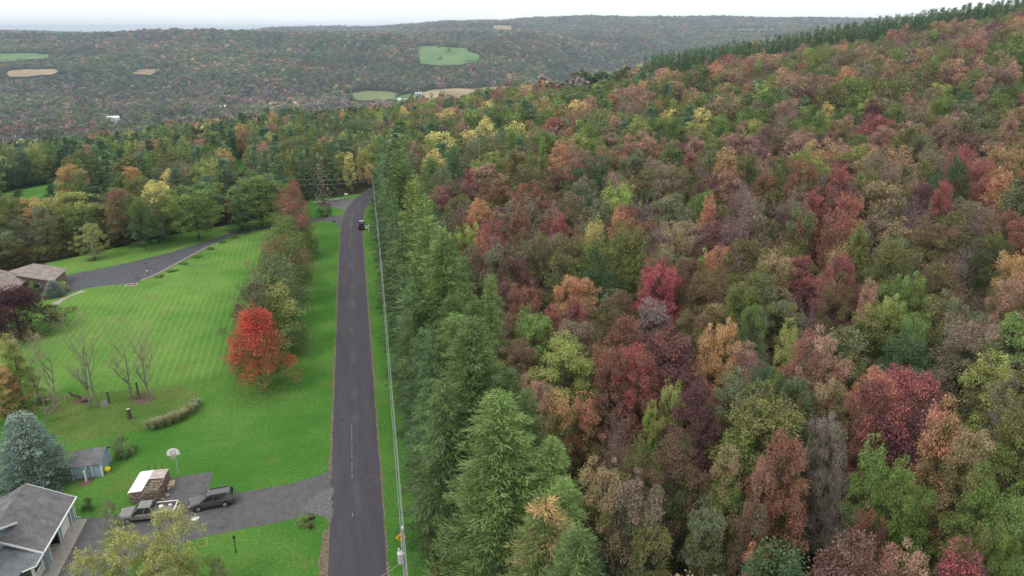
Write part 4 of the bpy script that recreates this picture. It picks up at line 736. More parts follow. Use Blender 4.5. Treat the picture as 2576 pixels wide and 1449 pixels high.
# ------------------------------------------------------------------ trees one can name in the wood on the right
for dx, dy, wd, H, a, b, kind, lab, lm in (
        (1515, 1172, 130, 16, 'olive', 'tan', 'broad', None, None), (1585, 1215, 150, 15, 'graygreen', 'ashbrown', 'broad', None, None), (1480, 1255, 120, 13, 'olive', 'green', 'broad', None, None), (1640, 1330, 130, 13, 'graygreen', 'olive', 'broad', None, None),
        (1700, 1100, 150, 16, 'dkgreen', 'brown', 'broad', None, None), (1610, 1120, 120, 13, 'dkgreen', 'olive', 'broad', None, None), (1985, 1100, 150, 17, 'rust', 'rust', 'broad', 'rust-brown ash with a full crown near the bottom of the wood', 'the rust-brown ash'), (1930, 1160, 90, 15, 'rust', 'salmon', 'broad', None, None),
        (1832, 1130, 110, 15, 'green', 'tan', 'broad', None, None), (2095, 1050, 110, 16, 'graygreen', 'grayviolet', 'broad', None, None), (2125, 1150, 150, 15, 'grayviolet', 'grayviolet', 'bare', None, None), (2205, 1112, 110, 16, 'green', 'brightgreen', 'broad', None, None), (2260, 1180, 120, 15, 'green', 'green', 'broad', 'leafy green tree right of the bare grey one low in the wood', 'the leafy green tree'),
        (2385, 1020, 150, 17, 'olive', 'orange', 'broad', None, None), (2440, 1085, 130, 16, 'olive', 'tan', 'broad', None, None), (2280, 935, 190, 17, 'plum', 'red', 'broad', 'wide rose red tree, the largest red crown low in the wood', 'the rose red tree'), (2210, 960, 110, 16, 'brown', 'red', 'broad', None, None), (2060, 850, 150, 16, 'rust', 'salmon', 'broad', 'salmon topped tree above the grey-green ones', 'the salmon tree'),
        (1940, 925, 110, 15, 'dkgreen', 'teal', 'broad', None, None), (2010, 960, 110, 15, 'dkgreen', 'graygreen', 'broad', None, None), (1850, 942, 140, 16, 'olive', 'graygreen', 'broad', None, None), (1755, 960, 120, 16, 'brown', 'plum', 'broad', 'dark plum tree beside the lime vine', 'the plum tree'), (1690, 835, 170, 16, 'rust', 'plum', 'broad', None, None), (1610, 870, 120, 16, 'rust', 'crimson', 'broad', None, None),
        (1540, 880, 110, 15, 'brown', 'rust', 'broad', None, None), (1420, 850, 160, 16, 'green', 'ygreen', 'broad', 'lime and yellow tree draped in vines near the conifer row', 'the lime vined tree'), (1405, 985, 110, 15, 'olive', 'gold', 'broad', None, None), (1345, 955, 100, 15, 'olive', 'salmon', 'broad', None, None), (1470, 1000, 100, 13, 'olive', 'orange', 'broad', None, None),
        (1810, 812, 100, 16, 'gold', 'gold', 'broad', 'golden tree alone among mauve ones in the middle wood', 'the golden tree'), (1900, 862, 120, 15, 'grayviolet', 'mauve', 'sparse', None, None), (1990, 815, 75, 15, 'ygreen', 'ygreen', 'broad', None, None), (1900, 775, 80, 15, 'graygreen', 'green', 'broad', None, None), (1660, 668, 125, 17, 'crimson', 'crimson', 'broad', 'solid crimson tree in the middle of the wood', 'the crimson tree'),
        (1515, 610, 110, 17, 'dkgreen', 'teal', 'round', 'dark blue-green oak left of the crimson tree', 'the blue-green oak'), (1420, 640, 110, 16, 'dkgreen', 'olive', 'broad', None, None), (1300, 640, 100, 16, 'brown', 'plum', 'broad', 'plum topped tree nearest the middle of the conifer row', None), (1175, 565, 60, 15, 'green', 'vine', 'broad', None, None), (1215, 578, 75, 16, 'rust', 'orange', 'broad', 'orange and rust tree close behind the conifer row', 'the orange tree by the conifers'),
        (1448, 755, 70, 15, 'plum', 'red', 'broad', None, None), (1385, 775, 70, 14, 'olive', 'crimson', 'broad', None, None), (1560, 740, 110, 15, 'olive', 'brown', 'broad', None, None), (1640, 758, 150, 15, 'brown', 'grayviolet', 'broad', None, None), (1770, 690, 120, 16, 'olive', 'brown', 'broad', None, None), (1690, 540, 150, 17, 'grayviolet', 'grayviolet', 'bare', 'big bare grey-violet tree above the crimson tree', 'the big bare tree'),
        (1808, 620, 60, 15, 'gold', 'orange', 'broad', None, None), (1555, 470, 85, 17, 'ygreen', 'vine', 'broad', 'lemon green tree in the upper middle wood', 'the lemon green tree'), (1560, 530, 60, 16, 'gold', 'orange', 'broad', None, None), (1475, 545, 70, 15, 'tan', 'yellow', 'sparse', None, None), (1408, 540, 65, 16, 'rust', 'red', 'broad', None, None), (1785, 495, 65, 16, 'orange', 'orange', 'broad', 'orange tree right of the big bare tree', 'the upper orange tree'),
        (1870, 450, 90, 16, 'grayviolet', 'grayviolet', 'bare', None, None), (1700, 487, 120, 16, 'dkgreen', 'graygreen', 'broad', None, None), (1625, 475, 60, 15, 'teal', 'dkgreen', 'broad', None, None), (1392, 295, 110, 18, 'dkgreen', 'red', 'round', 'big round maple, green below and red on top, far up the wood', 'the red topped maple'), (1430, 320, 60, 15, 'olive', 'orange', 'round', None, None), (1255, 267, 34, 14, 'scarlet', 'scarlet', 'broad', 'small scarlet tree near the far edge of the wood', 'the small scarlet tree'),
        (1286, 335, 65, 19, 'larch', 'larch', 'larch', None, None), (1334, 378, 50, 17, 'larch', 'larchtip', 'larch', None, None), (1365, 345, 38, 18, 'green', 'vine', 'larch', 'lime vined slim conifer below the red topped maple', None), (1141, 372, 75, 20, 'larch', 'pine', 'larch', None, None), (1105, 335, 120, 15, 'ygreen', 'yellow', 'round', 'broad yellow tree behind the far end of the conifer row', 'the broad yellow tree'), (1080, 395, 70, 15, 'green', 'ygreen', 'broad', None, None),
        (1325, 420, 110, 16, 'dkgreen', 'brown', 'round', None, None), (1225, 410, 120, 16, 'olive', 'salmon', 'broad', None, None), (1160, 450, 90, 15, 'olive', 'mauve', 'broad', None, None), (1255, 455, 90, 15, 'olive', 'rust', 'broad', None, None), (1180, 425, 50, 15, 'red', 'crimson', 'broad', None, None), (2030, 370, 120, 17, 'green', 'ygreen', 'round', 'broad yellow-green maple in the upper wood', 'the yellow-green maple'), (1970, 395, 60, 16, 'dkgreen', 'green', 'broad', None, None),
        (2408, 385, 90, 18, 'dkgreen', 'teal', 'round', 'dark blue-green tree standing clear at the upper right', 'the blue-green tree'), (2382, 455, 60, 16, 'rust', 'red', 'broad', None, None), (2050, 480, 85, 16, 'rust', 'red', 'broad', None, None), (2140, 488, 65, 16, 'orange', 'red', 'broad', None, None), (2120, 420, 75, 17, 'plum', 'red', 'broad', 'wine red tree in the upper right wood', 'the wine red tree'), (1758, 172, 120, 21, 'dkgreen', 'dkgreen', 'round', 'massive dark green oak below the ridge conifers', 'the dark oak'),
        (1980, 240, 85, 17, 'dkgreen', 'graygreen', 'round', None, None), (2090, 208, 110, 18, 'dkgreen', 'olive', 'round', None, None), (2150, 195, 110, 18, 'dkgreen', 'green', 'round', None, None), (2060, 255, 90, 17, 'olive', 'dkgreen', 'round', None, None), (1975, 272, 70, 16, 'grayviolet', 'grayviolet', 'bare', 'pale bare tree in front of the dark green group', 'the pale bare tree'), (2100, 290, 50, 12, 'vine', 'vine', 'sparse', None, None), (2020, 270, 60, 13, 'green', 'ygreen', 'broad', None, None),
        (2285, 690, 100, 16, 'green', 'brightgreen', 'broad', 'bright clean green tree in the right hand wood', 'the bright green tree'), (2190, 712, 80, 16, 'gold', 'salmon', 'broad', None, None), (2245, 745, 90, 15, 'green', 'ygreen', 'broad', None, None), (2400, 755, 140, 16, 'olive', 'graygreen', 'broad', None, None), (2310, 800, 90, 14, 'green', 'brightgreen', 'broad', None, None), (2500, 895, 150, 16, 'olive', 'ygreen', 'broad', None, None), (2450, 810, 150, 16, 'dkgreen', 'ashbrown', 'broad', None, None), (2560, 960, 120, 16, 'grayviolet', 'grayviolet', 'bare', None, None), (2540, 870, 90, 16, 'graygreen', 'ashbrown', 'sparse', None, None), (2540, 700, 100, 16, 'olive', 'salmon', 'broad', None, None),
        (2430, 1385, 180, 15, 'plum', 'crimson', 'broad', 'wine crimson tree in the bottom corner of the wood', 'the corner crimson tree'), (2300, 1400, 170, 14, 'rust', 'salmon', 'broad', None, None), (2480, 1185, 140, 16, 'olive', 'green', 'broad', None, None), (2560, 1240, 120, 16, 'green', 'brightgreen', 'broad', None, None), (2310, 1230, 110, 13, 'green', 'green', 'broad', None, None), (1915, 1385, 90, 12, 'rust', 'orange', 'broad', None, None), (1780, 1290, 120, 13, 'olive', 'graygreen', 'broad', None, None), (1640, 1015, 50, 12, 'ygreen', 'vine', 'broad', 'lime green vine covered sapling beside the plum tree', 'the lime sapling'),
        (1690, 970, 70, 14, 'olive', 'ygreen', 'broad', None, None), (1900, 1280, 120, 13, 'graygreen', 'brown', 'broad', None, None), (2490, 1320, 110, 14, 'green', 'olive', 'broad', None, None), (2200, 1290, 90, 12, 'plum', 'rust', 'broad', None, None), (1860, 545, 120, 17, 'grayviolet', 'mauve', 'sparse', None, None), (1655, 250, 60, 15, 'rust', 'orange', 'round', None, None), (1700, 205, 70, 16, 'gold', 'tan', 'broad', None, None), (2470, 500, 100, 17, 'grayviolet', 'mauve', 'bare', None, None), (2020, 520, 80, 16, 'olive', 'graygreen', 'broad', None, None),
        (1950, 640, 110, 16, 'olive', 'tan', 'broad', None, None), (2100, 600, 60, 16, 'tan', 'yellow', 'sparse', None, None), (2165, 570, 90, 16, 'olive', 'birch', 'broad', None, None), (2560, 640, 90, 16, 'olive', 'gold', 'broad', None, None), (2120, 640, 100, 16, 'mauve', 'red', 'broad', None, None)):
    top(kind, dx, dy, wd*1.18, H, a, b, label=lab, lm=lm, shift=R4.uniform(-.3, .1))

# ------------------------------------------------------------------ the rest of the wood, spaced as trees grow
KEEP = [(t_['x'], t_['y'], max(1.9, t_['W']*(0.36 if t_['x'] < 17 or t_['x'] > -10 else 0.45))) for t_ in TREES]
def in_field(x, y, H):
    for P in FIELDS:
        if inside(P, x, y): return True
    for hh in (0.12, 0.3, 0.5, 0.72, 0.95):
        px, py, dd_ = PROJ(x, y, float(terr(x, y))+H*hh); wr_ = 2.6*F_PX/dd_*2.5
        for Q in FIMG:
            if any(inside(Q, float(px)+o_, float(py)) for o_ in (-wr_, 0, wr_)): return True
    return False
FIMG = [[(222, 500), (234, 470), (262, 466), (264, 500)], [(474, 364), (484, 346), (510, 346), (516, 366)], [(0, 486), (110, 464), (186, 456), (192, 470), (150, 486), (60, 512), (0, 530)], [(590, 420), (596, 404), (612, 403), (620, 420), (600, 432)]]
def mix(table):
    s = sum(c for *_, c in table); u = R4.uniform(0, s)
    for r_ in table:
        u -= r_[-1]
        if u <= 0: return r_[:-1]
    return table[-1][:-1]
RIGHT = [('broad', 'olive', 'brown', 9), ('broad', 'olive', 'graygreen', 8), ('broad', 'brown', 'rust', 5), ('broad', 'olive', 'rust', 6), ('broad', 'dkgreen', 'olive', 7), ('broad', 'brown', 'mauve', 4.5), ('broad', 'green', 'brown', 4), ('broad', 'olive', 'ashbrown', 8), ('broad', 'green', 'olive', 9), ('broad', 'rust', 'salmon', 2.5), ('broad', 'plum', 'dullred', 2.2), ('broad', 'olive', 'tan', 5),
         ('broad', 'green', 'ygreen', 2.5), ('broad', 'gold', 'orange', 1.6), ('sparse', 'mauve', 'ashbrown', 5), ('sparse', 'grayviolet', 'salmon', 4), ('bare', 'grayviolet', 'grayviolet', 4.5), ('broad', 'dkgreen', 'teal', 2.5), ('broad', 'mauve', 'plum', 1.8), ('broad', 'rust', 'dullred', 1.3), ('broad', 'green', 'brightgreen', 1.6), ('sparse', 'olive', 'birchtip', 1.6), ('broad', 'graygreen', 'ashbrown', 6)]
UPPER = [('broad', 'olive', 'tan', 8), ('broad', 'olive', 'salmon', 5), ('broad', 'rust', 'salmon', 2.5), ('broad', 'olive', 'graygreen', 6), ('broad', 'brown', 'ashbrown', 4), ('broad', 'mauve', 'salmon', 6), ('broad', 'olive', 'green', 7), ('broad', 'green', 'olive', 5), ('broad', 'mauve', 'plum', 3), ('broad', 'rust', 'dullred', 3), ('broad', 'gold', 'orange', 1.5), ('broad', 'gold', 'tan', 3), ('sparse', 'grayviolet', 'mauve', 4), ('bare', 'grayviolet', 'grayviolet', 2), ('broad', 'dkgreen', 'green', 5), ('broad', 'olive', 'ashbrown', 6), ('broad', 'green', 'ygreen', 2), ('round', 'dkgreen', 'olive', 2)]
MIDDLE = [('broad', 'green', 'olive', 8), ('broad', 'dkgreen', 'green', 8), ('broad', 'olive', 'graygreen', 6), ('pine', 'pine', 'pinetip', 7), ('broad', 'olive', 'salmon', 2.5), ('broad', 'mauve', 'salmon', 1.2), ('broad', 'green', 'ygreen', 5), ('larch', 'larch', 'larchtip', 4), ('broad', 'gold', 'yellow', 2), ('spruce', 'spruce', 'sprucetip', 2.5), ('broad', 'olive', 'orange', 1.5), ('bare', 'grayviolet', 'grayviolet', 2), ('round', 'dkgreen', 'green', 3)]
LEFT = [('pine', 'pine', 'pinetip', 13), ('spruce', 'spruce', 'sprucetip', 8), ('broad', 'green', 'olive', 9), ('broad', 'green', 'ygreen', 6), ('broad', 'olive', 'graygreen', 7), ('broad', 'dkgreen', 'green', 5), ('larch', 'larch', 'pine', 4), ('broad', 'olive', 'salmon', 1.0), ('broad', 'gold', 'yellow', 1.8), ('broad', 'rust', 'dullred', 0.7), ('sparse', 'grayviolet', 'graygreen', 2.5), ('bare', 'grayviolet', 'grayviolet', 2), ('broad', 'olive', 'gold', 2), ('round', 'dkgreen', 'olive', 2)]
FARLEFT = [('spruce', 'spruce', 'sprucetip', 14), ('pine', 'spruce', 'pine', 8), ('larch', 'larch', 'pine', 5), ('broad', 'green', 'ygreen', 5), ('broad', 'olive', 'gold', 3), ('broad', 'rust', 'salmon', 2), ('broad', 'dkgreen', 'green', 5), ('sparse', 'grayviolet', 'graygreen', 2)]
CELL = 3.0; GRID = {}
def ok(x, y, rad):
    i, j = int(x//CELL), int(y//CELL); n = int(rad//CELL)+3
    for a in range(i-n, i+n+1):
        for b_ in range(j-n, j+n+1):
            for (qx, qy, qr) in GRID.get((a, b_), ()):
                if (qx-x)**2+(qy-y)**2 < (0.5*(qr+rad))**2*1.0: return False
    return True
def addg(x, y, rad): GRID.setdefault((int(x//CELL), int(y//CELL)), []).append((x, y, rad))
for x, y, rad in KEEP: addg(x, y, rad*2)
BX = [c[0] for c in ((-140, 0), (-99, 0), (-78, 0), (-62, 0), (-47, 0), (-30, 0), (-17, 0))]; BY = [100, 106, 115, 127, 142, 153, 168]
CLX = np.array([c[0] for c in CL]); CLY = np.array([c[1] for c in CL])
# planted conifers on the ridge
for k in range(3000):
    x = R4.uniform(165, 470); y = R4.uniform(308, 346)-0.02*(x-165); z = float(terr(x, y))
    dx, dy, dep = PROJ(x, y, z+14)
    if dx > 2750 or not ok(x, y, 3.3): continue
    if dx > 2180 and R4.random() < 0.55: continue
    addg(x, y, 3.3); put(R4.choice(('spruce', 'spruce', 'larch')), x, y, R4.uniform(17, 21), R4.uniform(5, 6.6), 'spruce', R4.choice(('sprucetip', 'spruce')), must=False, group='conifers planted along the ridge')

for k in range(60000):
    if R4.random() < 0.62: x, y = R4.uniform(14, 560), R4.uniform(-45, 372)
    else: x, y = R4.uniform(-420, 70), R4.uniform(95, 372)
    if y > 362+8*math.sin(x/31): continue
    z = float(terr(x, y)); dx, dy, dep = PROJ(x, y, z+12)
    if not (-260 < dx < 2840 and -80 < dy < 1800) or dep < 14: continue
    if x < 17:
        if x < -17:
            if y < np.interp(x, BX, BY)+1.5 or x < -360: continue
        elif y < 186: continue
        if np.min((CLX-x)**2+(CLY-y)**2) < 49: continue
        if -16 < x < 14 and y < 192: continue
        tab = FARLEFT if (dx < 700 and dy < 390) else LEFT if dx < 900 else MIDDLE
    else:
        if np.min((CLX-x)**2+(CLY-y)**2) < 49: continue
        u = 0.5*(wob(x, y, 90, 31)+1)
        tab = MIDDLE if (dy < 400 and dx < 1700 and u > .35) or (dx < 1250 and dy < 470) else UPPER if dy < 430 else RIGHT
        if tab is UPPER and dx > 1500 and 235 < dy < 330 and u > .45: tab = MIDDLE
    kind, a, b = mix(tab)
    W = {'broad': R4.uniform(4.6, 7.4), 'round': R4.uniform(7, 10.5), 'sparse': R4.uniform(4.5, 6.5), 'bare': R4.uniform(4.5, 6.5), 'pine': R4.uniform(5.5, 8), 'spruce': R4.uniform(4.5, 6.5), 'larch': R4.uniform(5, 7)}[kind]
    if dx < 700 and dy < 390 and kind in ('spruce', 'pine'): W *= 0.8
    if x > 17 and dep > 150: W *= 1.25
    if x < 17: W *= 1.3 if kind in ('broad', 'round', 'sparse') else 1.12
    rad = W*0.70; W *= 1.28 if x > 17 else 1.15
    if not ok(x, y, rad): continue
    H = {'broad': R4.uniform(11.5, 17.5), 'round': R4.uniform(13, 17), 'sparse': R4.uniform(12, 16.5), 'bare': R4.uniform(12, 16.5), 'pine': R4.uniform(12, 18), 'spruce': R4.uniform(12, 18), 'larch': R4.uniform(13, 18)}[kind]
    if x < 17: H *= 0.92
    if x > 100 and y > 285: H *= 0.72
    if x > 110 and y > 308: continue
    if x < 17 and y < np.interp(x, BX, BY)+9: H *= 0.75
    if x < 20 and in_field(x, y, H): continue
    if x > 17 and ((1745 < dx < 1775) and False): continue
    addg(x, y, rad); put(kind, x, y, H, W, a, b, must=False, shift=R4.uniform(-.45, .3))
# ------------------------------------------------------------------ which trees become objects: those that show largest
KIND = dict(broad=('broadleaf_tree', 'broadleaf tree'), round=('broadleaf_tree', 'broad round tree'), larch=('larch_tree', 'larch'), spruce=('spruce_tree', 'spruce'), bluespruce=('spruce_tree', 'blue spruce'), pine=('pine_tree', 'pine'), bare=('bare_tree', 'bare tree'), bareyard=('bare_tree', 'leafless tree'), sparse=('bare_tree', 'half bare tree'), birch=('birch_tree', 'birch'))
for t_ in TREES:
    dx, dy, dep = PROJ(t_['x'], t_['y'], t_['z']+t_['H']*0.75); t_['dx'], t_['dy'], t_['dep'] = float(dx), float(dy), float(dep); t_['px'] = (t_['W']*t_['H'])**0.5*F_PX/t_['dep']
    _, ty, _ = PROJ(t_['x'], t_['y'], t_['z']+t_['H']); t_['view'] = -40 < dx < 2616 and -10 < dy and ty < 1449-25
SINGLE = []
for nm, lim in (('broadleaf_tree', 290), ('larch_tree', 90), ('spruce_tree', 110), ('pine_tree', 80), ('bare_tree', 90), ('birch_tree', 20)):
    c = sorted((t_ for t_ in TREES if KIND[t_['kind']][0] == nm and t_['view']), key=lambda q: (-bool(q['label']), -q['px'])); SINGLE += c[:lim]
for t_ in SINGLE: t_['single'] = True
# a label for each: by colour and kind, placed by the nearest tree that stands out
LM = [t_ for t_ in TREES if t_['lm']]
ORD = ['', 'second ', 'third ', 'fourth ', 'fifth ', 'sixth ', 'seventh ', 'eighth ', 'ninth ', 'tenth ', 'eleventh ', 'twelfth ']
def word2(t_):
    a, b = WORD[t_['a']], WORD[t_['b']]; return b if a == b or t_['kind'] in ('bare',) else f'{b} over {a}' if t_['kind'] in ('broad', 'round') else b
cells = {}
for t_ in SINGLE:
    if t_['label']: continue
    if t_['group'] in ('dark spruces along the grass verge', 'larches of the row beside the road', 'conifers on the wood side of the row'):
        t_['cell'] = (t_['group'],); cells.setdefault(t_['cell'], []).append(t_); continue
    best = min(LM, key=lambda q: (q['dx']-t_['dx'])**2+((q['dy']-t_['dy'])*1.4)**2); vx, vy = t_['dx']-best['dx'], t_['dy']-best['dy']
    side = ('right of' if vx > 0 else 'left of') if abs(vx) > abs(vy)*1.2 else ('in front of' if vy > 0 else 'behind')
    t_['cell'] = (word2(t_), KIND[t_['kind']][1], side, best['lm']); t_['dist'] = math.hypot(vx, vy); cells.setdefault(t_['cell'], []).append(t_)
for c, L_ in cells.items():
    if len(c) == 1:
        L_.sort(key=lambda q: q['y'])
        what = {'dark spruces along the grass verge': 'dark spruce on the grass verge', 'larches of the row beside the road': 'light green larch of the row by the road', 'conifers on the wood side of the row': 'smaller conifer on the wood side of the row'}[c[0]]
        TENS = ['', 'twenty-', 'thirty-']; WD = ['first', 'second', 'third', 'fourth', 'fifth', 'sixth', 'seventh', 'eighth', 'ninth', 'tenth', 'eleventh', 'twelfth', 'thirteenth', 'fourteenth', 'fifteenth', 'sixteenth', 'seventeenth', 'eighteenth', 'nineteenth', 'twentieth']
        for i, t_ in enumerate(L_): t_['label'] = f"{what}, {WD[i] if i < 20 else TENS[(i+1)//10-1]+WD[(i+1) % 10-1] if (i+1) % 10 else 'thirtieth'} from the near end"
    else:
        L_.sort(key=lambda q: q['dist'])
        for i, t_ in enumerate(L_):
            t_['label'] = f"{c[0]} {c[1]}, {ORD[min(i, 11)]}closest {c[2]} {c[3]}" if len(L_) > 1 else f"{c[0]} {c[1]} {c[2]} {c[3]}"
            t_['group'] = t_['group'] or ('trees of the wood right of the road' if t_['x'] > 10 else 'trees left of the road')
def lod_of(t_): return 0 if t_['a'] == 'darkpurple' else 0 if t_['dep'] < 105 else 1 if t_['dep'] < 210 else 2
def proto(t_, lod):
    k = t_['kind']
    for l in (lod, lod+1, lod-1, lod-2, lod+2):
        if (k, l) in PROTO: P = PROTO[(k, l)]; return P[int(t_['rot']*1000) % len(P)]
for t_ in SINGLE:
    p = proto(t_, lod_of(t_)); nm = KIND[t_['kind']][0]
    o = thing(nm, t_['label'], 'tree', (t_['x'], t_['y'], t_['z']), t_['rot'], t_['group'] or ('trees of the wood right of the road' if t_['x'] > 10 else 'trees left of the road'))
    s = (t_['W']/p['W'], t_['W']/p['W'], t_['H']/p['H'])
    c = link('crown', p['crown'], o, scale=s); k = link('trunk', p['trunk'], o, scale=s)
    c['leaf_a'] = colr(t_['a']); c['leaf_b'] = colr(t_['b'])
    if abs(t_['shift']) > 1e-3: c['leaf_shift'] = float(t_['shift'])

# ------------------------------------------------------------------ masses: the rest of the wood, the far hills, the undergrowth
def mass(name, label, pts, sc3, rot, ca, cb, idx, meshes, shift=None):
    me = bpy.data.meshes.new(name); n = len(pts); me.vertices.add(n); me.vertices.foreach_set('co', np.asarray(pts, np.float32).ravel())
    for nm, ty, arr in (('size', 'FLOAT_VECTOR', sc3), ('turn', 'FLOAT', rot), ('pick', 'INT', idx), ('leaf_a', 'FLOAT_VECTOR', ca), ('leaf_b', 'FLOAT_VECTOR', cb), ('leaf_shift', 'FLOAT', np.zeros(n) if shift is None else shift)):
        at = me.attributes.new(nm, ty, 'POINT'); arr = np.asarray(arr, np.int32 if ty == 'INT' else np.float32)
        at.data.foreach_set('vector' if ty == 'FLOAT_VECTOR' else 'value', arr.ravel())
    me.update(); o = link(name, me); tag(o, label, kind='stuff')
    g = bpy.data.node_groups.new(name+'_growth', 'GeometryNodeTree')
    g.interface.new_socket('Geometry', in_out='INPUT', socket_type='NodeSocketGeometry'); g.interface.new_socket('Geometry', in_out='OUTPUT', socket_type='NodeSocketGeometry')
    gi, go = g.nodes.new('NodeGroupInput'), g.nodes.new('NodeGroupOutput'); jn = g.nodes.new('GeometryNodeJoinGeometry')
    for mesh in reversed(meshes):
        src = bpy.data.objects.new('tree_form', mesh); oi = g.nodes.new('GeometryNodeObjectInfo'); oi.inputs['Object'].default_value = src; oi.inputs['As Instance'].default_value = True
        g.links.new(oi.outputs['Geometry'], jn.inputs[0])
    ip = g.nodes.new('GeometryNodeInstanceOnPoints'); ip.inputs['Pick Instance'].default_value = True
    def named(nm, ty):
        q = g.nodes.new('GeometryNodeInputNamedAttribute'); q.data_type = ty; q.inputs[0].default_value = nm; return q.outputs[0]
    cx = g.nodes.new('ShaderNodeCombineXYZ'); g.links.new(named('turn', 'FLOAT'), cx.inputs[2])
    er = g.nodes.new('FunctionNodeEulerToRotation'); g.links.new(cx.outputs[0], er.inputs[0])
    g.links.new(gi.outputs[0], ip.inputs['Points']); g.links.new(jn.outputs[0], ip.inputs['Instance']); g.links.new(named('pick', 'INT'), ip.inputs['Instance Index'])
    g.links.new(er.outputs[0], ip.inputs['Rotation']); g.links.new(named('size', 'FLOAT_VECTOR'), ip.inputs['Scale']); g.links.new(ip.outputs[0], go.inputs[0])
    md = o.modifiers.new('growth', 'NODES'); md.node_group = g; return o
rest = [t_ for t_ in TREES if not t_.get('single')]
forms, fidx, rows_ = [], {}, []
for t_ in rest:
    p = proto(t_, max(1, lod_of(t_)) if not t_['view'] else lod_of(t_)); 
    if id(p) not in fidx: fidx[id(p)] = len(forms); forms.append(joined(p))
    rows_.append(((t_['x'], t_['y'], t_['z']), (t_['W']/p['W'],)*2+(t_['H']/p['H'],), t_['rot'], colr(t_['a']), colr(t_['b']), fidx[id(p)]))
mass('woodland', 'many coloured autumn wood stretching up to the ridge', *[[q[i] for q in rows_] for i in (0, 1, 2, 3, 4, 5)], forms, [t_['shift'] for t_ in rest])
print('TREES', len(TREES), 'single', len(SINGLE), 'rest', len(rest))
# undergrowth: along the far driveway, under the row and between the nearer trunks
ug = []
for k in range(9000):
    u = R4.random()
    if u < 0.55:
        x = R4.uniform(13, 110); y = R4.uniform(-30, 170); h = R4.uniform(0.5, 1.5)
    elif u < 0.62:
        x = R4.uniform(7.0, 10); y = R4.uniform(-12, 175); h = R4.uniform(0.25, 0.6)
    else:
        x = R4.uniform(-110, -16); y0 = float(np.interp(x, BX, BY)); y = y0+abs(R4.gauss(0, 5))+1.0; h = R4.uniform(0.6, 1.3)
    z = float(terr(x, y)); dx, dy, dep = PROJ(x, y, z)
    if not (-100 < dx < 2700 and 0 < dy < 1600): continue
    a, b = R4.choice((('olive', 'green'), ('dkgreen', 'olive'), ('brown', 'olive'), ('olive', 'ygreen'), ('dkgreen', 'green'), ('olive', 'rust')))
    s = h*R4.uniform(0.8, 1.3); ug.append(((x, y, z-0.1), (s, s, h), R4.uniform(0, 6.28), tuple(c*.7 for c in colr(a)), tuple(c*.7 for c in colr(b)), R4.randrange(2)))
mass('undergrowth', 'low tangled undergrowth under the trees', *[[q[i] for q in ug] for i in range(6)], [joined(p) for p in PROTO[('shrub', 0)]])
# far hills
FH = []; FIMG2 = [[(1053, 112), (1100, 112), (1180, 118), (1192, 128), (1207, 138), (1212, 156), (1160, 166), (1110, 167), (1055, 161), (1050, 140)], [(12, 184), (30, 178), (100, 174), (150, 173), (160, 178), (130, 190), (70, 196), (25, 196)], [(325, 188), (345, 175), (400, 173), (410, 180), (380, 190)], [(-20, 133), (60, 132), (120, 136), (130, 148), (60, 152), (-20, 158)],
        [(870, 241), (920, 229), (975, 231), (1010, 236), (985, 252), (900, 254)], [(985, 252), (1015, 238), (1042, 235), (1040, 254), (1000, 262)], [(1045, 241), (1075, 229), (1150, 222), (1260, 217), (1310, 217), (1300, 235), (1180, 250), (1060, 262), (1045, 255)], [(1235, 63), (1290, 64), (1290, 75), (1240, 73)], [(1790, 72), (1930, 73), (1920, 80), (1800, 79)], [(-20, 99), (60, 97), (110, 98), (90, 105), (-20, 108)], [(420, 300), (480, 294), (560, 300), (560, 307), (440, 309)], [(770, 300), (830, 292), (900, 290), (900, 298), (800, 306)]]
rg = np.random.default_rng(77); XC, YC, SCL = [], [], []
for y0, y1, c in ((420, 1300, 10.5), (1300, 2300, 11.0), (2300, 3300, 13.0), (3300, 4600, 17.0), (4600, 7200, 26.0), (7200, 10000, 45.0)):
    xs = np.arange(-0.82*y1, 0.82*y1, c); ys = np.arange(y0, y1, c); a, b_ = np.meshgrid(xs, ys); a = a.ravel()+rg.uniform(-.5, .5, a.size)*c; b_ = b_.ravel()+rg.uniform(-.5, .5, b_.size)*c
    k = np.abs(a) < 0.80*b_; XC.append(a[k]); YC.append(b_[k]); SCL.append(np.full(k.sum(), 1.15*(c/10.5)**0.85))
XC, YC, SCL = map(np.concatenate, (XC, YC, SCL)); WX, WY = from_cam(XC, YC); WZ = terr(WX, WY)
PXX, PYY, DEP = PROJ(WX, WY, WZ+10*SCL)
kp = (PXX > -150) & (PXX < 2726) & (WY > 366)
for P in FIELDS: 
    if len(P): kp &= ~inside(P, WX, WY)
for Q in FIMG2: kp &= ~inside(Q, PXX, PYY)
# leave out what the nearer land hides (with a margin, for a step to the side)
order = np.argsort(YC); binw = 40; hor = np.full(80, 1e9); step = 0
ground_bins = {}
sk = np.arange(60, 10000, 20.0); keepv = np.zeros(len(XC), bool); azb = np.clip((XC/YC+0.82)/0.02, 0, 82).astype(int)
for bi in range(83):
    az = -0.82+(bi+0.5)*0.02; wx, wy = from_cam(az*sk, sk); el = (terr(wx, wy)+np.where(wy < 366, 9, 5)-CAM[2])/sk; el[wy < 60] = -9; mxe = np.maximum.accumulate(el); s_ = np.nonzero(azb == bi)[0]
    if len(s_): keepv[s_] = (WZ[s_]+15*SCL[s_]-CAM[2])/YC[s_] > np.interp(YC[s_]-40, sk, mxe)-0.0035
kp &= keepv
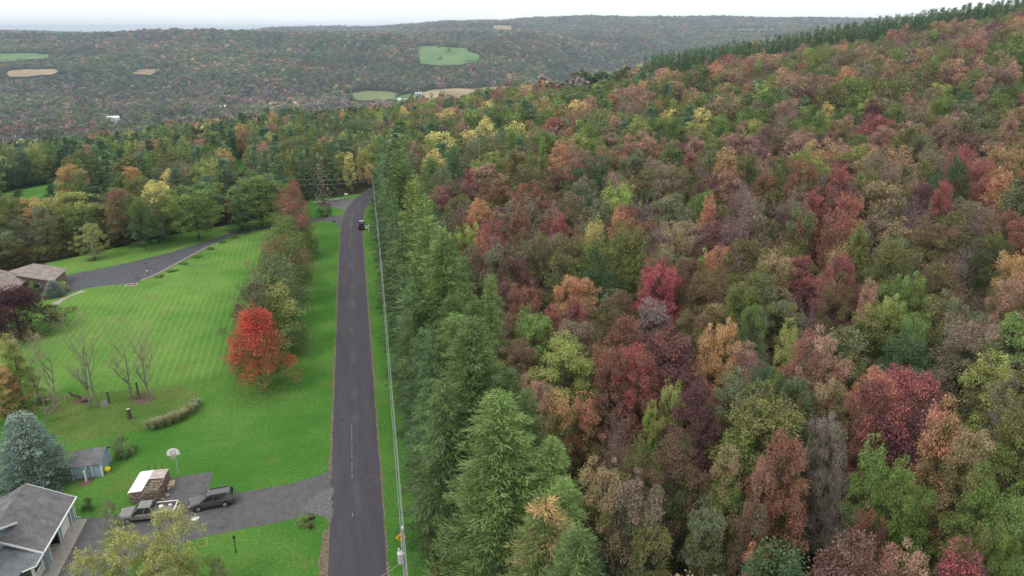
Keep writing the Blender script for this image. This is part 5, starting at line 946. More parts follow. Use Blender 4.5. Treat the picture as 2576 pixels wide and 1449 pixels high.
# the valley floor is partly open
fl = (WZ < -78) & (YC < 2000); kp &= ~(fl & (wob(WX, WY, 260, 51)+wob(WX, WY, 90, 52)*.6 > 0.35))
XC, YC, SCL, WX, WY, WZ, PXX, PYY = (q[kp] for q in (XC, YC, SCL, WX, WY, WZ, PXX, PYY)); n = len(XC)
u1 = (wob(WX, WY, 900, 61)+wob(WX, WY, 260, 62)*.8)*1.5; u2 = (wob(WX, WY, 620, 63)+wob(WX, WY, 190, 64)*.7)*1.4
SETS = [('dkgreen', 'olive'), ('olive', 'graygreen'), ('brown', 'rust'), ('mauve', 'salmon'), ('rust', 'red'), ('dkgreen', 'teal'), ('grayviolet', 'grayviolet'), ('olive', 'gold'), ('green', 'ygreen'), ('spruce', 'sprucetip'), ('orange', 'salmon'), ('mauve', 'mauve')]
wt = np.zeros((n, len(SETS))); hi = smooth(-40, 40, WZ); lowf = 1-smooth(-86, -62, WZ)
wt[:, 0] = 8-u1*4; wt[:, 1] = 6-u2*1.2; wt[:, 2] = 2.0+u1*2.6; wt[:, 3] = 0.9+1.2*u2+1.2*hi; wt[:, 4] = 0.3+0.8*u1+hi*.4; wt[:, 5] = 7.0-u1*3.4-hi; wt[:, 6] = 0.4+11*lowf*(u1 > -.4); wt[:, 7] = 0.6+.5*u2; wt[:, 8] = 0.15+1.0*lowf; wt[:, 9] = 1.2-1.5*u2; wt[:, 10] = 0.3+0.9*(u2+hi-.3); wt[:, 11] = 0.5+u2*.8
wt = np.clip(wt, 0.02, None); wt /= wt.sum(1, keepdims=True); ch = (np.cumsum(wt, 1) < rg.uniform(size=n)[:, None]).sum(1).clip(0, len(SETS)-1)
CA = np.array([colr(a) for a, _ in SETS])[ch]*1.0; CB = np.array([colr(b_) for _, b_ in SETS])[ch]*1.0; CA = CA*.88+CA.mean(0)*.12; CB = CB*.88+CB.mean(0)*.12; lv = (rg.uniform(0.72, 1.4, n)*np.clip(1+0.16*u2-0.10*u1, 0.66, 1.4))[:, None]; CA = CA*lv; CB = CB*lv
idx = rg.integers(0, 4, n); idx[(ch == 9) & (rg.uniform(size=n) < .8)] = 4
sz = SCL*rg.uniform(0.75, 1.35, n); s3 = np.stack([sz, sz, sz*rg.uniform(0.8, 1.15, n)*SCL**-0.7], 1)
print('FAR', n)
mass('distant_forest', 'hazy autumn forest covering the valley and the far hills', np.stack([WX, WY, WZ-0.5], 1), s3, rg.uniform(0, 6.28, n), CA, CB, idx, [joined(p) for p in PROTO[('far', 3)]])
# ------------------------------------------------------------------ the air between here and the far hills
m = bpy.data.materials.new('autumn_haze'); m.use_nodes = True; m.node_tree.nodes.clear(); t = m.node_tree
vo = N(t, 'ShaderNodeVolumePrincipled'); vo.inputs['Color'].default_value = (0.64, 0.80, 1.0, 1); vo.inputs['Density'].default_value = HAZE; vo.inputs['Anisotropy'].default_value = 0.5
oo = N(t, 'ShaderNodeOutputMaterial'); t.links.new(vo.outputs[0], oo.inputs['Volume'])
hz = MB().box((500, 5700, 4), (21000, 13500, 278)).build('haze', m); tag(hz, 'thin bluish haze over the valley', kind='stuff')
# ------------------------------------------------------------------ smaller things: materials
M['siding'] = noise_mat('blue_grey_siding', (0.19, 0.27, 0.32), (0.24, 0.33, 0.38), 1.5, 0.7, spec=0.2)
M['shedblue'] = noise_mat('faded_blue_boards', (0.26, 0.36, 0.46), (0.32, 0.42, 0.52), 2.5, 0.8, 0.1, spec=0.2)
M['white'] = noise_mat('white_paint', (0.70, 0.70, 0.69), (0.80, 0.80, 0.79), 3, 0.6)
M['tarp'] = noise_mat('white_tarp', (0.72, 0.70, 0.66), (0.86, 0.85, 0.83), 1.2, 0.5, 0.2, bscale=2.0)
M['board'] = noise_mat('weathered_sheet_board', (0.38, 0.30, 0.27), (0.52, 0.44, 0.41), 2.0, 0.8, 0.1)
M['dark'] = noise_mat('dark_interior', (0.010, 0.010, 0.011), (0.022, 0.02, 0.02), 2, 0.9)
M['glass'] = noise_mat('dark_window_glass', (0.015, 0.018, 0.02), (0.03, 0.035, 0.04), 1, 0.06, spec=0.7)
M['black'] = noise_mat('black_metal', (0.012, 0.012, 0.013), (0.03, 0.03, 0.032), 4, 0.45)
M['rubber'] = noise_mat('tyre_rubber', (0.012, 0.012, 0.012), (0.028, 0.028, 0.028), 6, 0.85)
M['alloy'] = noise_mat('alloy_rim', (0.30, 0.30, 0.31), (0.45, 0.45, 0.46), 5, 0.35, metallic=0.7)
M['carpaint'] = noise_mat('dark_grey_brown_car_paint', (0.050, 0.046, 0.048), (0.072, 0.066, 0.068), 1.2, 0.32, spec=0.5, coat=0.6)
M['pickpaint'] = noise_mat('silver_grey_car_paint', (0.15, 0.135, 0.125), (0.20, 0.185, 0.175), 1.2, 0.38, spec=0.5, coat=0.4)
M['blackpaint'] = noise_mat('black_car_paint', (0.008, 0.008, 0.010), (0.014, 0.014, 0.016), 1.2, 0.22, spec=0.6, coat=0.8)
M['redlamp'] = noise_mat('red_lamp_lens', (0.28, 0.012, 0.012), (0.40, 0.03, 0.03), 6, 0.3)
M['clearlamp'] = noise_mat('clear_lamp_lens', (0.55, 0.55, 0.55), (0.75, 0.75, 0.75), 6, 0.15)
M['galv'] = noise_mat('galvanised_grey_metal', (0.42, 0.43, 0.44), (0.58, 0.59, 0.60), 3, 0.5, metallic=0.3)
M['pole'] = noise_mat('weathered_pole_wood', (0.16, 0.14, 0.125), (0.30, 0.27, 0.25), 3, 0.9, 0.3)
M['cable'] = noise_mat('pale_cable', (0.30, 0.31, 0.32), (0.42, 0.43, 0.44), 3, 0.5)
M['yellowsign'] = noise_mat('yellow_sign_sheet', (0.78, 0.42, 0.015), (0.85, 0.48, 0.02), 3, 0.5)
M['yellow'] = noise_mat('bright_yellow', (0.80, 0.60, 0.01), (0.88, 0.72, 0.02), 8, 0.7)
M['greensign'] = noise_mat('green_sign_sheet', (0.01, 0.16, 0.11), (0.02, 0.22, 0.15), 4, 0.5)
M['stone'] = noise_mat('grey_boulder', (0.18, 0.175, 0.165), (0.42, 0.41, 0.39), 1.6, 0.95, 0.5)
M['brick'] = noise_mat('brown_brick', (0.16, 0.115, 0.095), (0.24, 0.18, 0.155), 5, 0.9, 0.2)
M['redmetal'] = noise_mat('red_painted_metal', (0.42, 0.015, 0.03), (0.55, 0.03, 0.05), 5, 0.4)
M['net'] = noise_mat('white_net', (0.55, 0.55, 0.54), (0.7, 0.7, 0.69), 10, 0.8)
M['silo'] = noise_mat('grey_silo_staves', (0.28, 0.28, 0.29), (0.42, 0.42, 0.43), 0.3, 0.9)
M['redroof'] = noise_mat('red_brown_shingles', (0.17, 0.075, 0.065), (0.26, 0.13, 0.115), 1.0, 0.9, 0.2)
M['planks'] = noise_mat('old_brown_planks', (0.11, 0.065, 0.05), (0.24, 0.16, 0.125), 4, 0.9, 0.3)
M['cutwood'] = noise_mat('cut_wood', (0.40, 0.30, 0.19), (0.60, 0.49, 0.34), 5, 0.9)
def shingles(name, c1, c2, rows=4.0):
    m, t, b = new_mat(name); co = N(t, 'ShaderNodeTexCoord')
    br = N(t, 'ShaderNodeTexBrick'); br.inputs['Scale'].default_value = rows; br.inputs['Mortar Size'].default_value = 0.012; br.inputs['Color1'].default_value = c1+(1,); br.inputs['Color2'].default_value = c2+(1,); br.inputs['Mortar'].default_value = tuple(v*.45 for v in c1)+(1,)
    br.inputs['Brick Width'].default_value = 0.45; br.inputs['Row Height'].default_value = 0.28; br.inputs['Bias'].default_value = -0.1
    mp = N(t, 'ShaderNodeMapping'); mp.inputs['Rotation'].default_value = (0, 0, math.pi/2); t.links.new(co.outputs['Object'], mp.inputs[0]); t.links.new(mp.outputs[0], br.inputs['Vector'])
    nz = N(t, 'ShaderNodeTexNoise'); nz.inputs['Scale'].default_value = 0.9; nz.inputs['Detail'].default_value = 7; nz.inputs['Roughness'].default_value = .7; t.links.new(co.outputs['Object'], nz.inputs['Vector'])
    mr = N(t, 'ShaderNodeMapRange'); mr.inputs['From Min'].default_value = .3; mr.inputs['From Max'].default_value = .7; mr.inputs['To Min'].default_value = .55; mr.inputs['To Max'].default_value = 1.25; t.links.new(nz.outputs[0], mr.inputs['Value'])
    hs = N(t, 'ShaderNodeHueSaturation'); t.links.new(mr.outputs[0], hs.inputs['Value']); t.links.new(br.outputs[0], hs.inputs['Color']); t.links.new(hs.outputs[0], b.inputs['Base Color']); b.inputs['Roughness'].default_value = .9; b.inputs['Specular IOR Level'].default_value = .2
    bp = N(t, 'ShaderNodeBump'); bp.inputs['Strength'].default_value = .5; bp.inputs['Distance'].default_value = .03; t.links.new(br.outputs['Fac'], bp.inputs['Height']); bp.invert = True; t.links.new(bp.outputs[0], b.inputs['Normal']); return m
M['roofgrey'] = shingles('grey_asphalt_shingles', (0.165, 0.162, 0.172), (0.235, 0.232, 0.24))
M['rooflight'] = shingles('blue_grey_shingles', (0.19, 0.205, 0.225), (0.26, 0.275, 0.295))
M['rooftan'] = shingles('pinkish_tan_shingles', (0.30, 0.24, 0.22), (0.40, 0.33, 0.31), 3.0)
def wood_ends(name):
    m, t, b = new_mat(name); co = N(t, 'ShaderNodeTexCoord'); vo = N(t, 'ShaderNodeTexVoronoi'); vo.inputs['Scale'].default_value = 6.5; t.links.new(co.outputs['Object'], vo.inputs['Vector'])
    ve = N(t, 'ShaderNodeTexVoronoi', feature='DISTANCE_TO_EDGE'); ve.inputs['Scale'].default_value = 6.5; t.links.new(co.outputs['Object'], ve.inputs['Vector'])
    r = N(t, 'ShaderNodeValToRGB'); e = r.color_ramp.elements; e[0].color = (0.16, 0.11, 0.08, 1); e[1].color = (0.52, 0.42, 0.33, 1); q = e.new(.5); q.color = (0.33, 0.25, 0.2, 1)
    sp = N(t, 'ShaderNodeSeparateColor'); t.links.new(vo.outputs['Color'], sp.inputs[0]); t.links.new(sp.outputs[0], r.inputs[0])
    mr = N(t, 'ShaderNodeMapRange'); mr.inputs['From Max'].default_value = .10; t.links.new(ve.outputs[0], mr.inputs['Value']); mx = N(t, 'ShaderNodeMix', data_type='RGBA'); mx.inputs[6].default_value = (.03, .022, .018, 1); t.links.new(mr.outputs[0], mx.inputs[0]); t.links.new(r.outputs[0], mx.inputs[7]); t.links.new(mx.outputs[2], b.inputs['Base Color']); b.inputs['Roughness'].default_value = .95
    bp = N(t, 'ShaderNodeBump'); bp.inputs['Strength'].default_value = 1; bp.inputs['Distance'].default_value = .08; t.links.new(mr.outputs[0], bp.inputs['Height']); t.links.new(bp.outputs[0], b.inputs['Normal']); return m
M['logs'] = wood_ends('stacked_split_logs')

# ------------------------------------------------------------------ the house with the garage
hs = thing('garage_house', 'blue-grey sided house with grey shingle roofs and two garage doors', 'house', (-34, 11, 0))
ox, oy = -34, 11
def W3(mb, *a): return mb
w = MB(); X1 = 4.0        # right wall at local x = 4, back wall y = 4.4, front y = -3.8
for y0, y1 in ((3.55, 4.4), (0.35, 0.95), (-3.8, -2.35)): w.box((X1-.09, (y0+y1)/2, 1.1), (.18, y1-y0, 2.2))
w.box((X1-.09, .3, 2.36), (.18, 8.2, .34))
w.prism([(-4, 0), (3.82, 0), (3.82, 2.53), (0, 4.72), (-4, 2.53)], 4.22, 4.4, 'y'); w.prism([(-4, 0), (3.82, 0), (3.82, 2.53), (0, 4.72), (-4, 2.53)], -3.8, -3.62, 'y'); w.box((-3.91, .3, 1.26), (.18, 7.84, 2.52))
w.build('wall', M['siding'], hs)
rf = MB(); R_ = .534
def slope(x, top=4.9): return top-abs(x)*R_
rf.slab([(0, -4.2, 4.9), (4.42, -4.2, slope(4.42)), (4.42, 4.75, slope(4.42)), (0, 4.75, 4.9)], .12)
rf.slab([(0, -4.2, 4.9), (0, 4.75, 4.9), (-4.42, 4.75, slope(4.42)), (-4.42, -4.2, slope(4.42))], .12)
rfo = rf.build('roof', M['roofgrey'], hs)
MB().prism([(-.18, 4.84), (0, 4.95), (.18, 4.84), (0, 4.88)], -4.19, 4.74, 'y').build('ridge_cap', M['roofgrey'], rfo)
g = MB(); g.box((4.48, .28, 2.52), (.12, 9.0, .14)); g.tube([(4.3, 4.6, 2.45), (4.12, 4.5, 2.2), (4.12, 4.5, .15), (4.5, 4.6, .06)], .05, 6); g.build('gutter', M['white'], rfo)
for s, y in (('back', 4.82), ('front', -4.27)):
    f = MB()
    for sg in (1, -1): f.slab([(0, y-.05, 4.86), (4.42*sg, y-.05, slope(4.42)-.04), (4.42*sg, y+.05, slope(4.42)-.04), (0, y+.05, 4.86)], .2)
    f.build('fascia', M['white'], rfo)
tr = MB()
for y in (4.34, 3.5, .97, .33, -2.3, -3.74): tr.box((4.012, y, 1.12), (.05, .14, 2.2))
for y0, y1 in ((.95, 3.55), (-2.35, .35)): tr.box((4.012, (y0+y1)/2, 2.26), (.05, y1-y0+.3, .16))
tr.build('trim', M['white'], hs)
d = MB().box((3.80, 2.25, 1.1), (.06, 2.6, 2.2))
for k in range(1, 4): d.box((3.835, 2.25, k*.55), (.012, 2.56, .03))
tag(d.build('garage_door', M['white'], hs), 'closed white garage door')
dd = MB().box((2.6, -1.0, 2.17), (2.2, 2.5, .05)); tag(dd.build('garage_door', M['white'], hs), 'open garage door raised inside')
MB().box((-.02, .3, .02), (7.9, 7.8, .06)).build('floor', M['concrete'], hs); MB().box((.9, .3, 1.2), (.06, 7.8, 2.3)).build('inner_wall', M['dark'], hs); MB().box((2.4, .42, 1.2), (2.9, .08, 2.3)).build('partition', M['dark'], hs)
cl = MB().box((4.1, .64, 2.02), (.16, .16, .26)); cl.build('wall_lamp', M['black'], hs)
# upper storey gable and porch in front
u = MB(); u.prism([(-8.0, 2.4), (-1.75, 2.4), (-1.75, 4.45), (-4.9, 6.0), (-8.0, 4.45)], -8.0, .9, 'x'); u.build('upper_wall', M['siding'], hs)
ur = MB()
ur.slab([(-8.2, -4.9, 6.25), (1.35, -4.9, 6.25), (1.35, -1.45, 4.48), (-8.2, -1.45, 4.48)], .12); ur.slab([(-8.2, -4.9, 6.25), (-8.2, -8.35, 4.48), (1.35, -8.35, 4.48), (1.35, -4.9, 6.25)], .12)
uro = ur.build('roof', M['roofgrey'], hs)
f = MB(); 
for sg in (1, -1): f.slab([(1.32, -4.9, 6.21), (1.32, -4.9+3.45*sg, 4.44), (1.44, -4.9+3.45*sg, 4.44), (1.44, -4.9, 6.21)], .2)
f.build('fascia', M['white'], uro)
wn = MB().box((.94, -3.4, 3.6), (.08, 1.5, 1.5)).build('window', M['white'], hs); MB().box((.985, -3.4, 3.6), (.03, 1.2, 1.2)).build('pane', M['glass'], wn)
mu = MB().box((1.005, -3.4, 3.6), (.03, .06, 1.2)); mu.box((1.005, -3.4, 3.6), (.03, 1.2, .06)); mu.build('muntin', M['white'], wn)
pr = MB(); pr.slab([(.6, -3.7, 3.62), (4.35, -3.75, 2.42), (4.35, -6.1, 2.42), (3.5, -6.9, 2.62), (3.5, -12, 2.62), (.6, -12, 3.62)], .1); pro = pr.build('porch_roof', M['rooflight'], hs)
f = MB(); f.box((4.39, -4.92, 2.38), (.08, 2.4, .16)); f.tube([(4.38, -6.1, 2.38), (3.52, -6.95, 2.56)], .08, 4); f.build('fascia', M['white'], pro)
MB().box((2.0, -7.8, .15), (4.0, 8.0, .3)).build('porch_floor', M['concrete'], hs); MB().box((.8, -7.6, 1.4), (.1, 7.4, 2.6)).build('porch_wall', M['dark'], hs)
for y in (-3.95, -5.95): MB().box((3.95, y, 1.35), (.22, .22, 2.1)).build('porch_post', M['white'], hs)
pw = MB().box((3.9, -3.85, 1.3), (.9, .2, 2.2), rz=0); pw.build('porch_side', M['siding'], hs)
rl = MB(); rl.box((3.95, -4.95, 1.15), (.08, 1.9, .08)); rl.box((3.95, -4.95, .45), (.08, 1.9, .06))
for k in range(14): rl.box((3.95, -5.8+k*.13, .8), (.04, .04, .66))
rl.build('railing', M['white'], hs)
# things standing in the open garage
t_ = thing('lawn_tractor', 'red lawn tractor parked in the open garage doorway', 'tractor', (-30.9, 8.5, 0.05), .4)
MB().box((.25, 0, .55), (.75, .5, .4), taper=.8).build('hood', M['redmetal'], t_, bevel=.05); MB().box((-.35, 0, .45), (.6, .62, .25)).build('body', M['redmetal'], t_); MB().box((-.4, 0, .78), (.35, .42, .45)).build('seat', M['black'], t_)
for sx, r in ((.42, .2), (-.4, .27)):
    for sy in (-.34, .34): MB().tube([(sx, sy-.07, r), (sx, sy+.07, r)], r, 12).build('wheel', M['rubber'], t_)
b_ = thing('storage_tub', 'white round tub beside the red tractor in the garage', 'tub', (-31.2, 9.6, 0.04)); MB().lathe([(.2, 0), (.26, .5), (.29, .5), (.29, .55), (.2, .55)]).build('body', M['white'], b_); MB().lathe([(.31, .55), (.31, .6), (.05, .63)]).build('lid', M['white'], b_)

# ------------------------------------------------------------------ the blue shed
sh = thing('garden_shed', 'faded blue board shed with white corner trim and low shingle roof', 'shed', (-31.2, 25.3, 0), math.radians(1))
w = MB(); prof = [(-1.7, 0), (1.7, 0), (1.7, 1.75), (.55, 2.45), (-1.7, 1.85)]
w.prism(prof, -1.62, 1.62, 'x'); w.build('wall', M['shedblue'], sh)
r = MB(); r.slab([(-1.82, -.45, 2.42), (1.82, -.45, 2.42), (1.82, -1.95, 1.78), (-1.82, -1.95, 1.78)], .08); r.slab([(-1.82, -.45, 2.42), (-1.82, .62, 2.62), (1.82, .62, 2.62), (1.82, -.45, 2.42)], .08); r.slab([(-1.82, .62, 2.62), (-1.82, 1.9, 1.8), (1.82, 1.9, 1.8), (1.82, .62, 2.62)], .08)
r.build('roof', M['roofgrey'], sh)
tr = MB()
for x in (-1.58, 1.58): tr.box((x, -1.715, .87), (.13, .05, 1.72))
for y in (-1.65, 1.65): tr.box((1.635, y, .87), (.05, .13, 1.72))
tr.box((.55, -1.715, .84), (.10, .05, 1.6)); tr.box((-.05, -1.72, .84), (.15, .05, 1.6)); tr.box((-.4, -1.715, 1.58), (.75, .05, .09)); tr.build('trim', M['white'], sh)
dr = MB().box((.12, -2.25, .86), (.06, 1.0, 1.5)); dro = dr.build('door', M['shedblue'], sh)
z = MB(); z.box((.10, -2.72, .86), (.12, .10, 1.52)); z.box((-.1, -1.76, .95), (.8, .05, .09)); z.tube([(-.5, -1.76, .93), (-.1, -1.76, .5)], .045, 4); z.tube([(.1, -1.76, .9), (-.28, -1.76, .12)], .045, 4); z.build('brace', M['white'], dro)
rp_ = MB()
for k in range(6): rp_.box((.05, -1.95-k*.24, .10-k*.014), (1.25, .22, .05))
rp_.build('ramp', M['planks'], sh)
s2 = thing('garden_shed', 'second blue shed with grey roof at the left edge behind the spruce', 'shed', (-44.6, 22.0, 0))
MB().prism([(-1.8, 0), (1.8, 0), (1.8, 2.1), (0, 3.0), (-1.8, 2.1)], -2.4, 2.4, 'y').build('wall', M['shedblue'], s2)
r = MB(); r.slab([(0, -2.6, 3.1), (2.0, -2.6, 2.1), (2.0, 2.6, 2.1), (0, 2.6, 3.1)], .1); r.slab([(0, -2.6, 3.1), (0, 2.6, 3.1), (-2.0, 2.6, 2.1), (-2.0, -2.6, 2.1)], .1); r.build('roof', M['roofgrey'], s2)
MB().box((1.82, -2.35, 1.05), (.06, .14, 2.1)).build('trim', M['white'], s2)
def leafy(name, label, cat, x, y, H, W, a, b, group=None, z=None, dim=1.0, key=('shrub', 0)):
    p = PROTO[key][int(x*10) % 2]; o = thing(name, label, cat, (x, y, float(terr(x, y)) if z is None else z), (x*7) % 6.28, group); s = (W/p['W'], W/p['W'], H/p['H'])
    c = link('foliage', p['crown'], o, scale=s); c['leaf_a'] = tuple(v*dim for v in colr(a)); c['leaf_b'] = tuple(v*dim for v in colr(b)); link('stem', p['trunk'], o, scale=s); return o
leafy('shrub', 'loose dark green shrub behind the blue shed', 'shrub', -28.6, 28.0, 2.6, 3.4, 'dkgreen', 'graygreen'); leafy('shrub', 'clipped round dark shrub at the corner of the garage', 'shrub', -29.0, 16.9, 1.5, 1.5, 'dkgreen', 'dkgreen')
leafy('shrub', 'round yellow-green shrub beside the far driveway by the brick house', 'shrub', *G(158, 735), 2.3, 3.2, 'green', 'ygreen'); leafy('shrub', 'orange shrub against the brick house at the left edge', 'shrub', *G(12, 800), 3.2, 3.5, 'salmon', 'orange'); leafy('shrub', 'green shrub under the brick gable', 'shrub', *G(92, 738), 2.6, 3.0, 'teal', 'green')
leafy('shrub', 'low leafy clump around the mailbox by the near driveway', 'shrub', *G(768, 1312), .55, 2.6, 'green', 'brightgreen', dim=.8); leafy('shrub', 'low green plant clump beneath the weeping tree', 'shrub', *G(238, 655), .9, 2.6, 'olive', 'graygreen'); leafy('shrub', 'dark dense shrub on the grass island by the turnout', 'shrub', *G(812, 545), 2.4, 5.0, 'dkgreen', 'spruce')
leafy('shrub', 'reddish shrub beside the dark one at the turnout', 'shrub', *G(828, 530), 1.6, 2.0, 'brown', 'plum'); leafy('flower_clump', 'dark red chrysanthemum below the mailbox', 'flowers', *G(783, 1330), .55, .62, 'crimson', 'plum', dim=.55); 
fp = thing('flower_pot', 'bright yellow round flower clump in a pale tub at the shed corner', 'flower pot', (-29.2, 24.3, 0)); MB().lathe([(.16, 0), (.22, .3), (.24, .3), (.24, .34), (.1, .34)]).build('pot', M['board'], fp)
yb = MB().ball((0, 0, .5), (.36, .36, .28), 14, 9); yb.v = [tuple(c*(1+random.uniform(-.07, .07)) for c in v) for v in yb.v]; yb.build('blossoms', M['yellow'], fp)
# ------------------------------------------------------------------ firewood
fw = thing('firewood_stack', 'long stack of split firewood half covered by a white tarp', 'firewood', (-23.1, 18.9, 0), math.radians(-4))
lg = MB(); lg.box((0, 0, .72), (3.1, 4.1, 1.44)); 
for k in range(70): lg.box((random.uniform(-.2, 1.5), random.uniform(-1.95, .1), 1.47+random.uniform(0, .06)), (random.uniform(.3, .45), random.uniform(.09, .16), .1), random.uniform(-.25, .25))
for k in range(90):
    s_ = random.random(); 
    if s_ < .5: lg.box((1.56+random.uniform(0, .05), random.uniform(-2, 2), random.uniform(.1, 1.4)), (.1, random.uniform(.1, .18), random.uniform(.1, .16)), random.uniform(-.2, .2))
    else: lg.box((random.uniform(-1.5, 1.5), -2.06-random.uniform(0, .04), random.uniform(.1, 1.4)), (random.uniform(.1, .2), .1, random.uniform(.1, .16)), random.uniform(-.2, .2))
lg.build('log_pile', M['logs'], fw)
tp = MB(); nxs, nys = 6, 12; tv, tf = [], []
for i in range(nxs+1):
    for j in range(nys+1): tv.append((-1.62+1.5*i/nxs, -2.12+4.24*j/nys, 1.54+.10*(i/nxs)+random.uniform(-.012, .012)-(0.06 if i == 0 else 0)))
for i in range(nxs):
    for j in range(nys): k = i*(nys+1)+j; tf.append([k, k+nys+1, k+nys+2, k+1])
tp.add(tv, tf); tp.box((-1.64, 0, 1.36), (.03, 4.2, .3)); tp.build('tarp', M['tarp'], fw); MB().box((.72, 1.15, 1.64), (1.66, 1.9, .04)).build('cover_board', M['board'], fw)
for i, (x, y) in enumerate(((-23.7, 21.4), (-23.0, 21.5), (-22.3, 21.6))): tag(MB().tube([(x, y, 0), (x+.02, y, 1.95)], .03, 6).build('stake', M['black']), 'thin dark green stake behind the firewood stack', 'stake', 'green stakes behind the firewood')
for i in range(9):
    x, y = -21.25+random.uniform(-.25, .35), 17.4+random.uniform(-.6, 3.2); tag(MB().tube([(0, -.2, .1), (0, .2, .1)], [.11, .1], 7).build('split_log', M['cutwood'], None, (x, y, 0.01), random.uniform(0, 3)), 'pale split log lying on the pad beside the firewood stack', 'log', 'loose logs by the firewood stack')
tag(MB().box((0, 0, .14), (.75, 1.1, .28)).build('lumber_bundle', M['cutwood'], None, (-21.15, 20.0, 0.01), .1, bevel=.01), 'short yellow lumber bundle against the firewood stack', 'lumber')
# ------------------------------------------------------------------ cars
def wheel(par, x, y, r, sgn, wd=.24):
    t_ = MB().lathe([(r*.62, -wd/2), (r*.95, -wd/2), (r, -wd*.3), (r, wd*.3), (r*.95, wd/2), (r*.62, wd/2)], n=20); t_.v = [(a, c, b_) for a, b_, c in t_.v]
    o = t_.build('wheel', M['rubber'], par, (x, y, r)); m_ = MB().lathe([(r*.62, -.03), (r*.62, .03), (r*.5, .05), (.06, .03)], n=20); m_.v = [(a, c*sgn, b_) for a, b_, c in m_.v]
    for k in range(5):
        a = 2*math.pi*k/5; m_.box((math.cos(a)*r*.32, sgn*.055, math.sin(a)*r*.32), (.07, .02, .07))
    q = m_.build('rim', M['alloy'], o, (0, sgn*wd*.42, 0)); return o
def loft(secs):           # rings of (y, z) pairs at stations x
    mb = MB(); n = len(secs[0][1]); vs = []; fs = []
    for x, ring in secs: vs += [(x, y, z) for y, z in ring]
    for i in range(len(secs)-1):
        for k in range(n): fs.append([i*n+k, i*n+(k+1) % n, (i+1)*n+(k+1) % n, (i+1)*n+k])
    fs += [list(range(n))[::-1], list(range((len(secs)-1)*n, len(secs)*n))]; return mb.add(vs, fs)
def ring(w, z0, z1, sh=.06): return [(-w*.94, z0), (w*.94, z0), (w, z0+.18), (w, z1-.22), (w-sh, z1-.04), (w*.6, z1), (-w*.6, z1), (-w+sh, z1-.04), (-w, z1-.22), (-w, z0+.18)]
def car_glass(par, xb0, xb1, xt0, xt1, zb, zt, wb, wt, paint, pillars):
    def q(t, s): return (xb0+(xt0-xb0)*t, xb1+(xt1-xb1)*t, (wb+(wt-wb)*t), zb+(zt-zb)*t)
    a0, a1, w0, z0 = q(0, 0); b0, b1, w1, z1 = q(1, 0)
    MB().add([(a0, -w0, z0), (a0, w0, z0), (b0, w1, z1), (b0, -w1, z1)], [[0, 1, 2, 3]]).build('rear_window', M['glass'], par)
    MB().add([(a1, -w0, z0), (a1, w0, z0), (b1, w1, z1), (b1, -w1, z1)], [[0, 1, 2, 3]]).build('windshield', M['glass'], par)
    for s in (-1, 1): MB().add([(a0, s*w0, z0), (a1, s*w0, z0), (b1, s*w1, z1), (b0, s*w1, z1)], [[0, 1, 2, 3]]).build('side_window', M['glass'], par)
    r_ = MB().box(((b0+b1)/2, 0, z1+.03), (b1-b0+.1, w1*2+.06, .07), taper=.95); rf_ = r_.build('roof', paint, par, smooth_f=False, bevel=.03)
    pl = MB()
    for s in (-1, 1):
        for fx in pillars:
            pl.tube([(a0+(a1-a0)*fx, s*(w0+.005), z0), (b0+(b1-b0)*fx, s*(w1+.005), z1)], .045 if 0 < fx < 1 else .065, 5)
    pl.build('pillars', paint, par); par.children[-1].name = 'pillar'; return rf_
sv = thing('station_wagon', 'dark grey wagon with roof rails parked on the near driveway', 'car', (-15.75, 14.95, 0.012), math.pi+math.radians(6.5))
w_ = .92; b_ = loft([(-2.42, ring(.78, .48, .92)), (-2.36, ring(.88, .36, 1.06)), (-1.6, ring(w_, .28, 1.10)), (.2, ring(w_, .28, 1.06)), (1.1, ring(w_, .28, 1.03)), (1.9, ring(.91, .28, .93)), (2.3, ring(.84, .34, .82)), (2.42, ring(.72, .42, .70))]); b_.build('body', M['carpaint'], sv, smooth_f=False, bevel=.02)
rf_ = car_glass(sv, -2.30, 1.22, -1.95, .38, 1.05, 1.56, .85, .68, M['carpaint'], (0, .33, .66, 1))
for s in (-1, 1):
    MB().tube([(-1.75, s*.62, 1.66), (.15, s*.62, 1.66)], .04, 6).build('roof_rail', M['black'], rf_); MB().box((.92, s*1.0, 1.08), (.14, .2, .14)).build('mirror', M['carpaint'], sv)
    MB().box((2.24, s*.68, .72), (.24, .26, .12)).build('headlight', M['clearlamp'], sv); MB().box((-2.36, s*.72, .92), (.14, .24, .16)).build('taillight', M['redlamp'], sv)
    for x in (1.42, -1.34):
        wheel(sv, x, s*.86, .35, s); MB().lathe([(.44, 0), (.44, .012), (.3, .012)], n=18).build('wheel_arch', M['black'], sv)
        a_ = sv.children[-1]; a_.rotation_euler = (math.pi/2, 0, 0); a_.location = (x, s*.925, .36)
    MB().box((0, s*.925, .33), (2.2, .03, .16)).build('sill', M['black'], sv)
MB().box((2.40, 0, .60), (.06, .8, .16)).build('grille', M['black'], sv)
